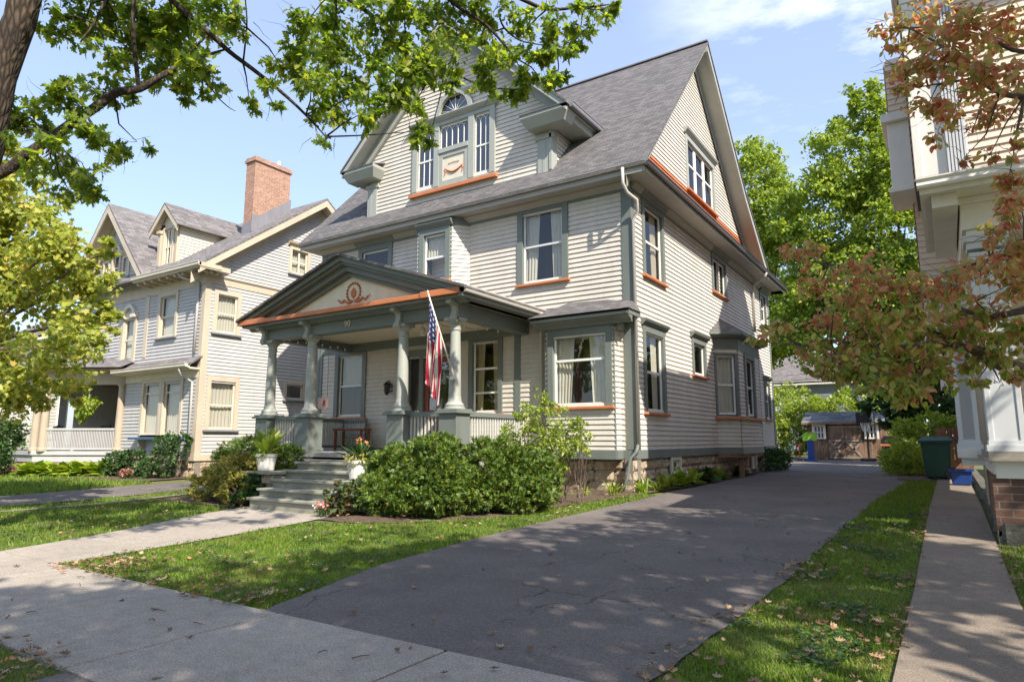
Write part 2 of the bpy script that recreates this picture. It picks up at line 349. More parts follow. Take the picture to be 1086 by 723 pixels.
# ---------------------------------------------------------------- windows
def window(parent,F,a0,a1,z0,z1,casing=.11,style='sash',mats=None,curt='side',hood=True,sill=True,cw=None,meet=.5,depth=.1,trans=None,mull=(),glass='glass',name='window',mw=.03):
    mt=dict(case=M['teal'],sash=M['white'],sill=M['rust'],hood=M['teal'],curt=M['curtain'])
    if mats: mt.update(mats)
    c=casing; w=MB()
    w.fb(F,a0-c,a0,z0-.02,z1+c*1.1,.001,.05); w.fb(F,a1,a1+c,z0-.02,z1+c*1.1,.001,.05)
    w.fb(F,a0,a1,z1,z1+c*1.1,.001,.048)
    w.fb(F,a0-.01,a0,z0,z1,-depth,0);w.fb(F,a1,a1+.01,z0,z1,-depth,0);w.fb(F,a0,a1,z1,z1+.01,-depth,0);w.fb(F,a0,a1,z0-.015,z0-.002,-depth,.0)
    W=build(w,name,mt['case'],parent,bevel=.006)
    s=MB(); b=.045; d0,d1=-.055,-.02
    zs=[(z0,z1)]
    if style=='sash': zm=z0+(z1-z0)*meet
    s.fb(F,a0,a0+b,z0,z1,d0,d1);s.fb(F,a1-b,a1,z0,z1,d0,d1);s.fb(F,a0+b,a1-b,z0,z0+b*1.3,d0,d1-.002);s.fb(F,a0+b,a1-b,z1-b,z1,d0,d1-.002)
    if style=='sash': s.fb(F,a0+b,a1-b,zm-.025,zm+.025,d0,d1+.006)
    if trans: zt=z0+(z1-z0)*trans; s.fb(F,a0+b,a1-b,zt-.02,zt+.02,d0,d1-.004)
    for mfrac in mull: am=a0+(a1-a0)*mfrac; s.fb(F,am-mw,am+mw,z0+b,z1-b,d0,d1+.004)
    build(s,'sash',mt['sash'],W,bevel=.004)
    gl=MB(); gl.quad(F.p(a0+b*.6,z0+b,-.04),F.p(a1-b*.6,z0+b,-.04),F.p(a1-b*.6,z1-b*.6,-.04),F.p(a0+b*.6,z1-b*.6,-.04)); build(gl,'pane',M[glass],W)
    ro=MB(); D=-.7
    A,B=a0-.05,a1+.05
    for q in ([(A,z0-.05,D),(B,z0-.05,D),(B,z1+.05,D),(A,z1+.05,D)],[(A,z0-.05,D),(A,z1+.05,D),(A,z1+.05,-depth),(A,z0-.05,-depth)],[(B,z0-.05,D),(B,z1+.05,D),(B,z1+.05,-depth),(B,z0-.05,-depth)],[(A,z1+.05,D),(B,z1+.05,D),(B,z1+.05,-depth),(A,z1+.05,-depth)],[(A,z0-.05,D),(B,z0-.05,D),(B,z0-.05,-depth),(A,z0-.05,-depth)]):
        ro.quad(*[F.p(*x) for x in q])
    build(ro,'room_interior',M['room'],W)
    def curtain(l0,l1,t0,t1,zz0,zz1):
        cu=MB(); n=max(6,int((l1-l0)/.018)); ph=random.random()*9
        fq=random.uniform(55,75)
        def fn(u,v):
            x=(l0+(l1-l0)*u)*(v)+(t0+(t1-t0)*u)*(1-v)
            return F.p(x,zz0+(zz1-zz0)*v,-.13-.015*math.sin((l0+(l1-l0)*u)*fq+ph)*(1.1-.5*v)-.01*math.sin(u*5+ph))
        cu.grid(fn,n,6); build(cu,'curtain',mt['curt'],W,smooth=True)
    wd=a1-a0
    if curt=='side':
        curtain(a0,a0+wd*.36,a0,a0+wd*.27,z0,z1); curtain(a1-wd*.36,a1,a1-wd*.30,a1,z0,z1)
    elif curt=='full': curtain(a0,a1,a0,a1,z0,z1)
    elif curt=='half': curtain(a0,a1,a0,a1,z0+(z1-z0)*.5,z1)
    elif curt=='low': curtain(a0,a1,a0,a1,z0,z0+(z1-z0)*.5)
    if sill:
        si=MB(); si.fb(F,a0-c-.04,a1+c+.04,z0-.075,z0-.02,-.02,.1); build(si,'sill',mt['sill'],W,bevel=.008)
    if hood:
        h=MB(); zh=z1+c*1.1; h.sweep([(0,0),(.06,0),(.08,.03),(.13,.07),(.15,.11),(.15,.125),(0,.16)],F.p(a0-c-.08,zh),F.p(a1+c+.08,zh),F.n); build(h,'head_cornice',mt['hood'],W)
    return W
GUT=[(0,0),(.075,0),(.09,.03),(.085,.07),(.105,.1),(.105,.115),(.09,.115),(.08,.09),(0,.09)]
def gutter(name,p0,p1,out,mat,parent): 
    mb=MB(); mb.sweep(GUT,p0,p1,out); return build(mb,name,mat,parent)
def pipe(name,pts,r,mat,parent):
    mb=MB(); mb.tube(pts,r,8); o=build(mb,name,mat,parent,smooth=True); return o
# ---------------------------------------------------------------- foliage
def patchy(m,c2,sc=1.6,lo=.52,hi=.72,amt=.75):
    nt=m.node_tree; b=nt.nodes['Principled BSDF']; src=b.inputs['Base Color'].links[0].from_socket; r=ramp(nt,[(lo,(0,0,0)),(hi,(amt,)*3)]); nt.links.new(noi(nt,coords(nt),sc,5,.65),r.inputs[0]); c=mixc(nt,r.outputs[0],src,c2)
    for l in list(src.links):
        if l.to_node.type in ('BSDF_PRINCIPLED','VECT_MATH'): nt.links.new(c,l.to_socket)
patchy(M['grass'],(.25,.22,.07)); patchy(M['yew'],(.16,.11,.04),2.5,.6,.75,.7)
def T_simple(l=1,w=.5,fold=.12): return np.array([(0,0,0),(w/2,l*.45,fold),(0,l,0),(-w/2,l*.45,fold)]),[(0,1,2),(0,2,3)]
def T_dog(): return np.array([(0,0,0),(.22,.2,.06),(.29,.48,.09),(.2,.75,.04),(0,1,-.08),(-.2,.75,.04),(-.29,.48,.09),(-.22,.2,.06)]),[(0,1,2,3,4),(0,4,5,6,7)]
def T_oak():
    r=[(0,0),(.10,.14),(.24,.16),(.13,.29),(.30,.42),(.36,.52),(.16,.50),(.26,.74),(.12,.73),(.08,.98),(-.07,.99),(-.12,.74),(-.27,.75),(-.17,.51),(-.35,.50),(-.31,.40),(-.13,.29),(-.23,.17),(-.1,.13)]
    return np.array([(x,y,abs(x)*.25-.1*y*y) for x,y in r]),[tuple(range(len(r)))]
def T_maple():
    r=[(0,0),(.25,.02),(.5,.2),(.3,.33),(.5,.62),(.22,.6),(0,1),(-.22,.6),(-.5,.62),(-.3,.33),(-.5,.2),(-.25,.02)]
    return np.array([(x,y,abs(x)*.2) for x,y in r]),[tuple(range(len(r)))]
def T_sprig(w=.22):
    # small feathery sprig: three narrow blades from one foot
    v=[];f=[]
    for a in (-.55,0,.6):
        c,s_=math.cos(a),math.sin(a); L=1 if a==0 else .7
        for x,y in ((-.5*w*.4,0),(.5*w*.9,.5*L),(0,L),(-.5*w*.9,.5*L)): v.append((x*c+y*s_,-x*s_+y*c,abs(a)*.1*y))
        f.append(tuple(range(len(v)-4,len(v))))
    return np.array(v),f
def T_curl():
    v,f=T_oak(); v=v.copy(); v[:,2]=v[:,0]**2*2.2+(v[:,1]-.5)**2*.9; return v,f
T_GRASS=(np.array([(-.5,0,0),(.5,0,0),(.1,1,.25)]),[(0,1,2)])
def norm(a): return a/np.maximum(np.linalg.norm(a,axis=1,keepdims=True),1e-9)
def leafmesh(name,pts,tip,nrm,size,tmpl,mat,parent=None,width=1.0):
    T,F=tmpl; N=len(pts)
    tip=norm(tip); side=norm(np.cross(tip,nrm)); nr=np.cross(side,tip)
    sz=size[:,None,None]; org=np.array(rootof(parent).location) if parent is not None else np.zeros(3)
    V=pts[:,None,:]-org+sz*(T[None,:,0:1]*side[:,None,:]*width+T[None,:,1:2]*tip[:,None,:]+T[None,:,2:3]*nr[:,None,:])
    V=V.reshape(-1,3); k=len(T); loops=[];starts=[];tot=[]
    base=np.arange(N)*k; fl=[len(f) for f in F]; idx=np.concatenate([np.array(f) for f in F])
    L=(base[:,None]+idx[None,:]).reshape(-1)
    totals=np.tile(np.array(fl),N); st=np.concatenate([[0],np.cumsum(totals)[:-1]])
    me=bpy.data.meshes.new(name); me.vertices.add(len(V)); me.vertices.foreach_set('co',V.astype(np.float32).reshape(-1))
    me.loops.add(len(L)); me.loops.foreach_set('vertex_index',L.astype(np.int32))
    me.polygons.add(len(totals)); me.polygons.foreach_set('loop_start',st.astype(np.int32)); me.polygons.foreach_set('loop_total',totals.astype(np.int32))
    me.update(calc_edges=True); me.validate(); me.materials.append(mat)
    o=bpy.data.objects.new(name,me); COL.objects.link(o)
    if parent is not None: o.parent=parent
    return o
def randdir(n): return norm(RNG.normal(size=(n,3)))
def cloud(name,blobs,n,size,tmpl,mat,parent=None,up=.5,droop=0.0,shell=.5,clump=None,cs=.3,width=1.0,svar=.3,zmin=None,outw=.4):
    """leaves scattered in and over ellipsoid blobs (x,y,z,r[,ry,rz]); gathered in clumps for an uneven outline"""
    B=np.array([(b[0],b[1],b[2],b[3],b[4] if len(b)>4 else b[3],b[5] if len(b)>5 else b[3]) for b in blobs],float)
    wt=(B[:,3]*B[:,4]*B[:,5])**.75; wt/=wt.sum()
    if clump:
        K=RNG.choice(len(B),clump,p=wt); d=randdir(clump); r=shell+(1-shell)*RNG.random(clump)**.6
        C=B[K,:3]+d*B[K,3:6]*r[:,None]; sc=np.mean(B[K,3:6],axis=1)*cs*RNG.uniform(.5,1.3,clump)
        j=RNG.integers(0,clump,n); off=RNG.normal(size=(n,3)); off=norm(off)*(RNG.random(n)**.45)[:,None]
        P=C[j]+off*sc[j][:,None]*np.array([1,1,.65]); O=norm(norm(P-B[K[j],:3])+off*.5)
    else:
        K=RNG.choice(len(B),n,p=wt); d=randdir(n); r=shell+(1-shell)*RNG.random(n)**.6
        P=B[K,:3]+d*B[K,3:6]*r[:,None]*RNG.uniform(.93,1.07,n)[:,None]; O=d
    if zmin is not None:
        k=P[:,2]>zmin; P=P[k]; O=O[k]
    n=len(P); tip=norm(randdir(n)+O*outw+np.array([0,0,-droop])); nr=norm(randdir(n)*.8+np.array([0,0,up])+O*.4)
    return leafmesh(name,P,tip,nr,size*RNG.uniform(1-svar,1+svar,n),tmpl,mat,parent,width)
# ================================================================ the main house
YF=12.26; XS=-5.14; XL=-14.5
FF=Fr((0,YF,0),(1,0,0),(0,-1,0)); FS=Fr((XS,0,0),(0,1,0),(1,0,0)); FG=Fr((-5.06,0,0),(0,1,0),(1,0,0))
def face(p,q):
    u=Vector((q[0]-p[0],q[1]-p[1],0)); return Fr((p[0],p[1],0),u,(u.y,-u.x,0)),u.length
H=thing('victorian_house','tall pale clapboard house with grey green trim, front porch and steep shingled gables','house',(-9.8,12.26,.18))
W=MB()
holesF=[(-7.75,-6.72,4.66,6.28),(-12.9,-11.93,4.95,6.2),(-13.65,-12.75,1.80,3.42),(-11.12,-9.74,.95,3.22),(-9.14,-8.42,1.80,3.44),(-6.81,-5.6,1.88,3.34)]
clap(W,FF,.98,6.40,XL,XS-.02,holesF)
holesS=[(12.95,14.0,4.68,6.24),(17.95,18.5,5.28,6.36),(18.62,19.17,5.28,6.36),(12.82,13.82,1.78,3.42),(15.95,16.85,2.80,3.58),(23.45,24.1,1.9,3.1),(23.5,24.2,5.3,6.3)]
clap(W,FS,.98,6.40,YF+.02,24.76,holesS)
clap(W,Fr((XL,0,0),(0,1,0),(-1,0,0)),.98,6.4,YF,24.76)
clap(W,Fr((0,24.76,0),(1,0,0),(0,1,0)),.98,6.4,XL,XS)
build(W,'wall',M['siding'],H)
# gable walls
yf=lambda z:11.79+(z-6.64)/1.073
def yr(z): return 19.9-(z-8.6)/.946 if z>8.6 else 22.5-(z-6.68)/.738
W=MB(); clap(W,FG,7.10,7.50,lambda z:yf(z)+.12,lambda z:yr(z)-.12,(),ex=.1,lip=.03); build(W,'skirt_boards',M['rust'],H)
W=MB(); clap(W,FG,7.50,11.5,lambda z:yf(z)+.12,lambda z:yr(z)-.12,[(15.85,18.1,7.52,8.85)])
build(W,'gable_wall',M['siding'],H)
W=MB(); clap(W,Fr((0,YF+.01,0),(1,0,0),(0,-1,0)),7.0,11.55,lambda z:max(-12.72,-9.87-(11.62-z)/.95),lambda z:min(-7.02,-9.87+(11.62-z)/.95),[(-10.98,-10.42,7.6,9.1),(-10.25,-9.32,8.48,9.1),(-9.15,-8.68,7.6,9.1),(-10.25,-9.32,9.38,9.86)])
clap(W,Fr((-7.0,0,0),(0,1,0),(1,0,0)),7.1,8.3,YF,lambda z:yf(z)+.1)
clap(W,Fr((-12.74,0,0),(0,1,0),(-1,0,0)),7.1,8.3,YF,lambda z:yf(z)+.1)
build(W,'gable_wall',M['siding'],H)
# left gable end and back closing walls
W=MB(); W.slab([(XL,12.3,6.4),(XL,22,6.4),(XL,16.56,11.5)],.1,(1,0,0)); build(W,'gable_wall',M['siding'],H)
# trim: base board, corner boards, friezes
T=MB(); T.fb(FF,XL,XS+.03,.82,1.0,-.1,.03); T.fb(FS,YF-.028,24.78,.82,1.0,-.1,.032)
T.fb(FF,-5.33,XS+.034,1.0,6.4,.0,.036); T.fb(FS,YF,12.42,1.0,6.4,0,.033); T.fb(FS,24.6,24.78,1.0,6.4,0,.034)
T.fb(FF,XL,-14.3,1.0,6.4,0,.036); T.fb(FF,-5.62,-5.5,1.0,3.4,0,.03) if False else None
T.fb(FF,XL,XS+.04,6.32,6.56,0,.045); T.fb(FS,YF-.04,24.8,6.34,6.56,0,.04)
T.fb(FF,-7.98,-7.82,.93,3.5,0,.04)
T.fb(FF,-14.52,-12.2,3.5,3.72,0,.03)
build(T,'trim',M['teal'],H,bevel=.006)
T=MB()
T.fb(FF,-12.76,-12.42,7.0,8.02,0,.04);T.fb(FF,-7.33,-6.97,7.0,8.02,0,.04)
T.fb(FF,-12.82,-12.36,7.96,8.06,0,.06);T.fb(FF,-7.39,-6.91,7.96,8.06,0,.06)
T.fb(FF,-12.68,-12.6,7.1,7.9,.04,.05); T.fb(FF,-7.2,-7.12,7.1,7.9,.04,.05)
T.box(-7.02,-6.96,12.2,12.46,7.2,8.2)
# rake boards on the wall, fascia and soffits of the front cross gable
C=-9.86; HZ=11.80
def rk(z0,off): return None
for sgn in (-1,1):
    def P(dx,y,dz): return (C+sgn*dx,y,HZ-dx*.95+dz)
    T.add([P(0,12.17,-.12),P(3.1,12.17,-.12),P(3.1,12.17,-.42),P(0,12.17,-.42),P(0,12.27,-.12),P(3.1,12.27,-.12),P(3.1,12.27,-.42),P(0,12.27,-.42)],[(0,1,2,3),(4,7,6,5),(3,2,6,7),(1,5,6,2)])
    T.add([P(0,11.80,.0),P(3.49,11.80,.0),P(3.49,11.80,-.2),P(0,11.80,-.2),P(0,11.87,.0),P(3.49,11.87,.0),P(3.49,11.87,-.2),P(0,11.87,-.2)],[(0,1,2,3),(4,7,6,5),(3,2,6,7),(1,5,6,2)])
    T.add([P(0,11.87,-.115),P(3.4,11.87,-.115),P(3.4,12.24,-.115),P(0,12.24,-.115)],[(0,1,2,3)])
    # cornice returns
    x0,x1=(C+sgn*2.3,C+sgn*3.49); 
    if sgn<0: x0,x1=x1,x0
    T.add([(x0+.0,11.80,8.36),(x1,11.80,8.36),(x1,12.3,8.36),(x0,12.3,8.36),(x0+.12,11.93,8.14),(x1-.12,11.93,8.14),(x1-.12,12.3,8.14),(x0+.12,12.3,8.14)],[(0,1,5,4),(1,2,6,5),(0,4,7,3),(4,5,6,7)])
    T.box(x0,x1,11.80,12.3,8.36,8.44)
    xa,xb=(C+sgn*2.87,C+sgn*3.49)
    if sgn<0: xa,xb=xb,xa
    T.box(xa,xb,12.3,13.55,8.36,8.44); T.box(xa+.07,xb-.07,12.3,13.4,8.2,8.36)
build(T,'gable_trim',M['tealL'],H)
for sgn in (-1,1):
    T=MB(); x0,x1=(C+sgn*2.3,C+sgn*3.52)
    if sgn<0: x0,x1=x1,x0
    T.slab([(x0,11.77,8.445),(x1,11.77,8.445),(x1,12.27,8.62),(x0,12.27,8.62)],.02); build(T,'return_flashing',M['flash'],H)
# side gable rake
T=MB()
pts=[(11.79,6.66),(16.56,11.76),(19.9,8.62),(22.5,6.68)]
for (y0,z0),(y1,z1) in zip(pts,pts[1:]):
    for x0,x1,h in ((-4.66,-4.585,.24 if y0>12 else .09),(-5.07,-4.66,.06)):
        o_=-.0 if x0>-5 else -.13
        T.add([(x0,y0,z0+o_),(x1,y0,z0+o_),(x1,y1,z1+o_),(x0,y1,z1+o_),(x0,y0,z0-h+o_),(x1,y0,z0-h+o_),(x1,y1,z1-h+o_),(x0,y1,z1-h+o_)],[(0,1,2,3),(4,7,6,5),(1,5,6,2),(0,3,7,4),(0,4,5,1),(2,6,7,3)])
    T.add([(-5.0,y0,z0-.16),(-5.0,y1,z1-.16),(-5.0,y1,z1-.46),(-5.0,y0,z0-.46)],[(0,1,2,3)])
build(T,'gable_trim',M['tealL'],H)
# soffits
T=MB(); T.box(-14.93,-4.62,11.83,12.3,6.5,6.54); T.box(-5.2,-4.62,12.3,25.2,6.5,6.54); T.box(-14.93,-14.4,12.3,25.2,6.5,6.54)
T.box(-14.93,-4.62,24.7,25.2,6.5,6.54)
T.box(-14.94,-4.61,11.80,11.83,6.48,6.64); T.box(-4.63,-4.60,11.83,25.2,6.48,6.62)
T.sweep([(0,0),(.03,0),(.12,.1),(.12,.13),(0,.13)],(XL,YF-.03,6.37),(-5.1,YF-.03,6.37),(0,-1,0)); T.sweep([(0,0),(.03,0),(.12,.1),(.12,.13),(0,.13)],(XS+.03,YF,6.37),(XS+.03,24.8,6.37),(1,0,0))
build(T,'soffit',M['soffit'],H)
# roofs
Rf=MB()
sl=lambda *p,t=.07:Rf.slab(p,t,(0,0,-1))
sl((-14.98,11.74,6.66),(-4.56,11.74,6.66),(-4.56,16.56,11.80),(-14.98,16.56,11.80))
sl((-14.98,16.56,11.80),(-4.56,16.56,11.80),(-4.56,19.9,8.66),(-14.98,19.9,8.66))
sl((-14.98,19.9,8.66),(-4.56,19.9,8.66),(-4.56,22.6,6.68),(-14.98,22.6,6.68))
for sgn in (-1,1):
    a=[(C+sgn*3.53,11.77,8.47),(C+sgn*3.53,13.7,8.47),(C,16.7,11.84),(C,11.77,11.84)]
    if sgn<0: a=a[::-1]
    sl(*a,t=.06)
sl((-4.56,22.0,6.66),(-4.56,25.25,6.66),(-7,23,7.2),(-7,21,7.2)); sl((-14.98,25.25,6.66),(-7,23,7.2),(-4.56,25.25,6.66)); 
build(Rf,'roof',M['roof'],H)
T=MB(); T.box(-14.98,-4.56,16.48,16.64,11.79,11.825); T.box(C-.08,C+.08,11.77,16.5,11.83,11.86); build(T,'ridge_cap',M['flash'],H)
# pent skirt of the side gable
T=MB()
for k in range(5):
    xo=-4.80-.052*k; z=6.62+.11*k; T.add([(xo,12.0+.1*k,z),(xo,22.0-.15*k,z),(xo-.03,21.9-.15*k,z+.11),(xo-.03,12.08+.1*k,z+.11),(xo-.03,12.0+.1*k,z),(xo-.03,22.0-.15*k,z)],[(0,1,2,3),(0,4,5,1)])
build(T,'skirt_roof',M['rust'],H)
mb=MB(); mb.sweep([(a*.62,b*.62) for a,b in GUT],(-14.95,11.80,6.60),(-4.6,11.80,6.60),(0,-1,0)); build(mb,'gutter',paint('aged_gutter',(.20,.185,.165),.5,.1),H)
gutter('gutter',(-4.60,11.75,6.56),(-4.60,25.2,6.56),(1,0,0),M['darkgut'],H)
gutter('gutter',(-6.33,11.9,8.37),(-6.33,13.55,8.37),(1,0,0),M['flash'],H)
# foundation
stonewall('foundation',Fr((0,12.22,0),(1,0,0),(0,-1,0)),-8.2,-5.12,.14,.82,H)
stonewall('foundation',Fr((-5.17,0,0),(0,1,0),(1,0,0)),12.2,14.1,.14,.82,H)
stonewall('foundation',Fr((-5.17,0,0),(0,1,0),(1,0,0)),14.85,21.2,.14,.82,H)
stonewall('foundation',Fr((-5.17,0,0),(0,1,0),(1,0,0)),21.9,24.7,.14,.82,H)
q=MB(); q.box(-5.35,-5.22,14.05,21.95,.1,.84); build(q,'foundation_backing',M['mortar'],H)
for y0,y1 in ((14.12,14.83),(21.22,21.88)):
    window(H,Fr((-5.17,0,0),(0,1,0),(1,0,0)),y0+.14,y1-.1,.32,.75,casing=.09,style='plain',mats=dict(case=M['ncreamw']),curt=None,hood=False,sill=False,name='basement_window',glass='glassd')
# windows of the front
window(H,FF,-7.75,-6.72,4.66,6.28,casing=.14,meet=.52)
window(H,FF,-12.9,-11.93,4.95,6.2,casing=.14,curt=None,meet=.2)
window(H,FF,-13.65,-12.75,1.80,3.42,casing=.14,curt='half',hood=False)
window(H,FF,-9.14,-8.42,1.80,3.44,casing=.12,mats=dict(curt=M['curtain_y']),hood=False,trans=.28,meet=.62)
# side windows
window(H,FS,12.95,14.0,4.68,6.22,casing=.12,curt='side',mats=dict(curt=M['curtain_y']))
W2=window(H,FS,17.95,19.17,5.28,6.24,casing=.11,style='plain',mull=(.5,),curt=None)
window(H,FS,12.82,13.82,1.78,3.42,casing=.12)
window(H,FS,15.95,16.85,2.80,3.58,casing=.11,style='plain',curt=None)
window(H,FS,23.45,24.1,1.9,3.1,casing=.09,curt=None)
window(H,FS,23.5,24.2,5.3,6.2,casing=.09,curt=None,sill=False)
# triple gable window
wg=window(H,FG,15.85,18.1,7.52,8.85,casing=.12,style='sash',mull=(.3333,.6667),curt=None,mats=dict(case=M['tealL'],hood=M['tealL']),meet=.55,mw=.075)
# ---- palladian window
PW=MB(); z0,z1=7.56,9.12
for a0,a1 in ((-11.14,-10.98),(-10.42,-10.25),(-9.32,-9.15),(-8.68,-8.52)): PW.fb(FF,a0,a1,z0-.05,z1+.1,0,.06)
PW.fb(FF,-10.98,-10.42,z1,z1+.1,0,.055);PW.fb(FF,-10.25,-9.32,z1,z1+.1,0,.055);PW.fb(FF,-9.15,-8.68,z1,z1+.1,0,.055)
PW.fb(FF,-10.25,-9.32,8.36,8.48,0,.075)
for a0,a1,b0,b1 in ((-10.25,-10.13,7.5,8.36),(-9.44,-9.32,7.5,8.36),(-10.13,-9.44,7.5,7.62),(-10.13,-9.44,8.24,8.36)): PW.fb(FF,a0,a1,b0,b1,0,.045)
PW.fb(FF,-11.14,-8.52,7.44,7.52,0,.05)
ac,az=-9.785,9.36
for k in range(14):
    t0,t1=math.pi*k/14,math.pi*(k+1)/14
    PW.prismF(FF,[(ac+.46*math.cos(t0),az+.5*math.sin(t0)),(ac+.6*math.cos(t0),az+.64*math.sin(t0)),(ac+.6*math.cos(t1),az+.64*math.sin(t1)),(ac+.46*math.cos(t1),az+.5*math.sin(t1))],0,.09)
PW.prismF(FF,[(ac-.06,az+.46),(ac+.06,az+.46),(ac+.09,az+.74),(ac-.09,az+.74)],.02,.13)
PW.sweep([(0,0),(.07,0),(.14,.06),(.17,.1),(.17,.125),(0,.14)],FF.p(-11.22,9.22),FF.p(-8.44,9.22),FF.n)
PAL=build(PW,'palladian_window',M['tealL'],H,bevel=.004)
q=MB(); q.fb(FF,-11.2,-8.45,7.36,7.44,-.02,.12); build(q,'sill',M['rust'],PAL)
q=MB(); q.fb(FF,-10.13,-9.44,7.62,8.24,0,.02); build(q,'panel',M['ncreamw'],PAL)
q=MB()
for k in range(15):
    t=k/14; x=-10.06+.55*t; zz=7.93-.12*math.sin(math.pi*t); r=.022+.012*math.sin(math.pi*t)
    q.lathe([(.003,-r),(r,0),(.003,r)],(x,YF-.03,zz),8); 
    if 2<k<12: q.lathe([(.003,-.012),(.016,0),(.003,.012)],(x,YF-.03,8.03+.03*math.sin(math.pi*t)),6)
for x in (-10.06,-9.51): q.tube([(x,YF-.03,7.93),(x+.02,YF-.03,7.85),(x-.01,YF-.03,7.77)],.015,6)
build(q,'swag_ornament',M['rust'],PAL)
q=MB(); 
def trac(a0,a1,b0,b1,n,zm=None):
    w=(a1-a0)/n
    for k in range(1,n): q.fb(FF,a0+k*w-.007,a0+k*w+.007,b0,b1-.18,-.03,-.014)
    for k in range(n):
        x0=a0+k*w
        for s0,s1 in (((x0,b1-.18),(x0+w/2,b1-.03)),((x0+w,b1-.18),(x0+w/2,b1-.03))): q.tube([FF.p(s0[0],s0[1],-.02),FF.p((s0[0]*.75+s1[0]*.25),(s0[1]*.45+s1[1]*.55),-.02),FF.p(s1[0],s1[1],-.02)],.007,5)
    if zm: q.fb(FF,a0,a1,zm-.02,zm+.02,-.035,-.008)
    for a in (a0+.01,a1-.01): q.fb(FF,a-.01,a+.01,b0,b1,-.035,-.01)
    q.fb(FF,a0,a1,b0,b0+.03,-.035,-.01); q.fb(FF,a0,a1,b1-.03,b1,-.035,-.01)
trac(-10.98,-10.42,7.6,9.1,3,8.3);trac(-9.15,-8.68,7.6,9.1,3,8.3);trac(-10.25,-9.32,8.48,9.1,5)
for k in range(7):
    t=math.pi*(k+.5)/7; q.tube([FF.p(ac,az+.06,-.01),FF.p(ac+.45*math.cos(t),az+.06+.42*math.sin(t),-.01)],.006,5)
build(q,'tracery',M['white'],PAL)
q=MB()
for a0,a1,b0,b1 in ((-10.98,-10.42,7.6,9.1),(-9.15,-8.68,7.6,9.1),(-10.25,-9.32,8.48,9.1)): q.quad(FF.p(a0,b0,-.03),FF.p(a1,b0,-.03),FF.p(a1,b1,-.03),FF.p(a0,b1,-.03))
q.add([FF.p(ac+.47*math.cos(math.pi*k/16),az+.5*math.sin(math.pi*k/16),-.015) for k in range(17)],[tuple(range(17))])
build(q,'pane',M['glassd'],PAL)
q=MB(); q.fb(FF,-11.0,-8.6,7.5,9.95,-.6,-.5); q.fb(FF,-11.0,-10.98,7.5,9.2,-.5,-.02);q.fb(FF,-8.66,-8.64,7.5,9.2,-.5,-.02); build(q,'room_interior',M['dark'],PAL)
# ---- bays
def bay(name,pts,z0,z1,wins,mat=None,trimz=(),frieze=None,base=None,**kw):
    w=MB(); t=MB()
    frs=[]
    for i,(p,q_) in enumerate(zip(pts,pts[1:])):
        F,L=face(p,q_); frs.append((F,L)); hs=[(a,b,c,d) for j,a,b,c,d in wins if j==i]; clap(w,F,z0,z1,0,L,hs)
        if frieze: t.fb(F,-.01,L+.01,frieze[0],frieze[1],0,.03)
        if base: t.fb(F,-.01,L+.01,base[0],base[1],0,.035)
    for p in pts[1:-1]: t.tube([(p[0],p[1],z0),(p[0],p[1],z1)],.022,6)
    o=build(w,name,mat or M['siding'],H); build(t,'bay_trim',kw.get('tm',M['teal']),o); return o,frs
# second floor bay
b2,fr2=bay('bay',[(-10.93,YF+.02),(-10.62,11.91),(-9.56,11.91),(-9.25,YF+.02)],3.9,6.42,[(1,.22,.90,4.98,6.16)],frieze=(6.3,6.54))
window(H,fr2[1][0],.22,.90,4.98,6.14,casing=.14,curt='half',meet=.5)
# first floor front bay with its hipped roof
b1,fr1=bay('bay',[(-7.0,YF+.02),(-7.0,11.96),(-5.44,11.96),(-5.44,YF+.02)],.98,3.62,[(1,.19,1.40,1.88,3.34)],frieze=(3.45,3.62),base=(.82,1.0))
window(H,fr1[1][0],.19,1.40,1.88,3.34,casing=.13,meet=.64)
T=MB(); E1=[(-7.25,YF+.02),(-7.25,11.68),(-5.05,11.68),(-5.05,12.5)]
Rb=MB(); e=[(-7.4,YF,3.72),(-7.25,11.62,3.72),(-4.96,11.62,3.72),(-4.96,12.26,3.72)]; wv=[(-7.6,YF-.005,4.1),(-6.6,YF-.005,4.1),(-5.7,YF-.005,4.07),(-5.1,YF-.005,3.98)]
Rb.add([e[0],e[1],e[2],e[3],wv[0],wv[1],wv[2],wv[3]],[(0,1,5,4),(1,2,6,5),(2,3,7,6),(0,3,2,1)]); build(Rb,'bay_roof',M['roof'],b1)
T.sweep([(0,0),(.03,0),(.07,.06),(.2,.12),(.24,.2),(.24,.24),(0,.24)],(-7.2,11.9,3.48),(-5.0,11.9,3.48),(0,-1,0)); T.box(-5.44,-4.99,11.7,12.3,3.62,3.72); T.box(-7.2,-5.0,11.66,11.96,3.63,3.715)
build(T,'bay_cornice',M['teal'],b1)
q=MB(); q.box(-5.42,-5.3,12.05,12.2,3.38,3.62); build(q,'corner_bracket',M['tealL'],b1)
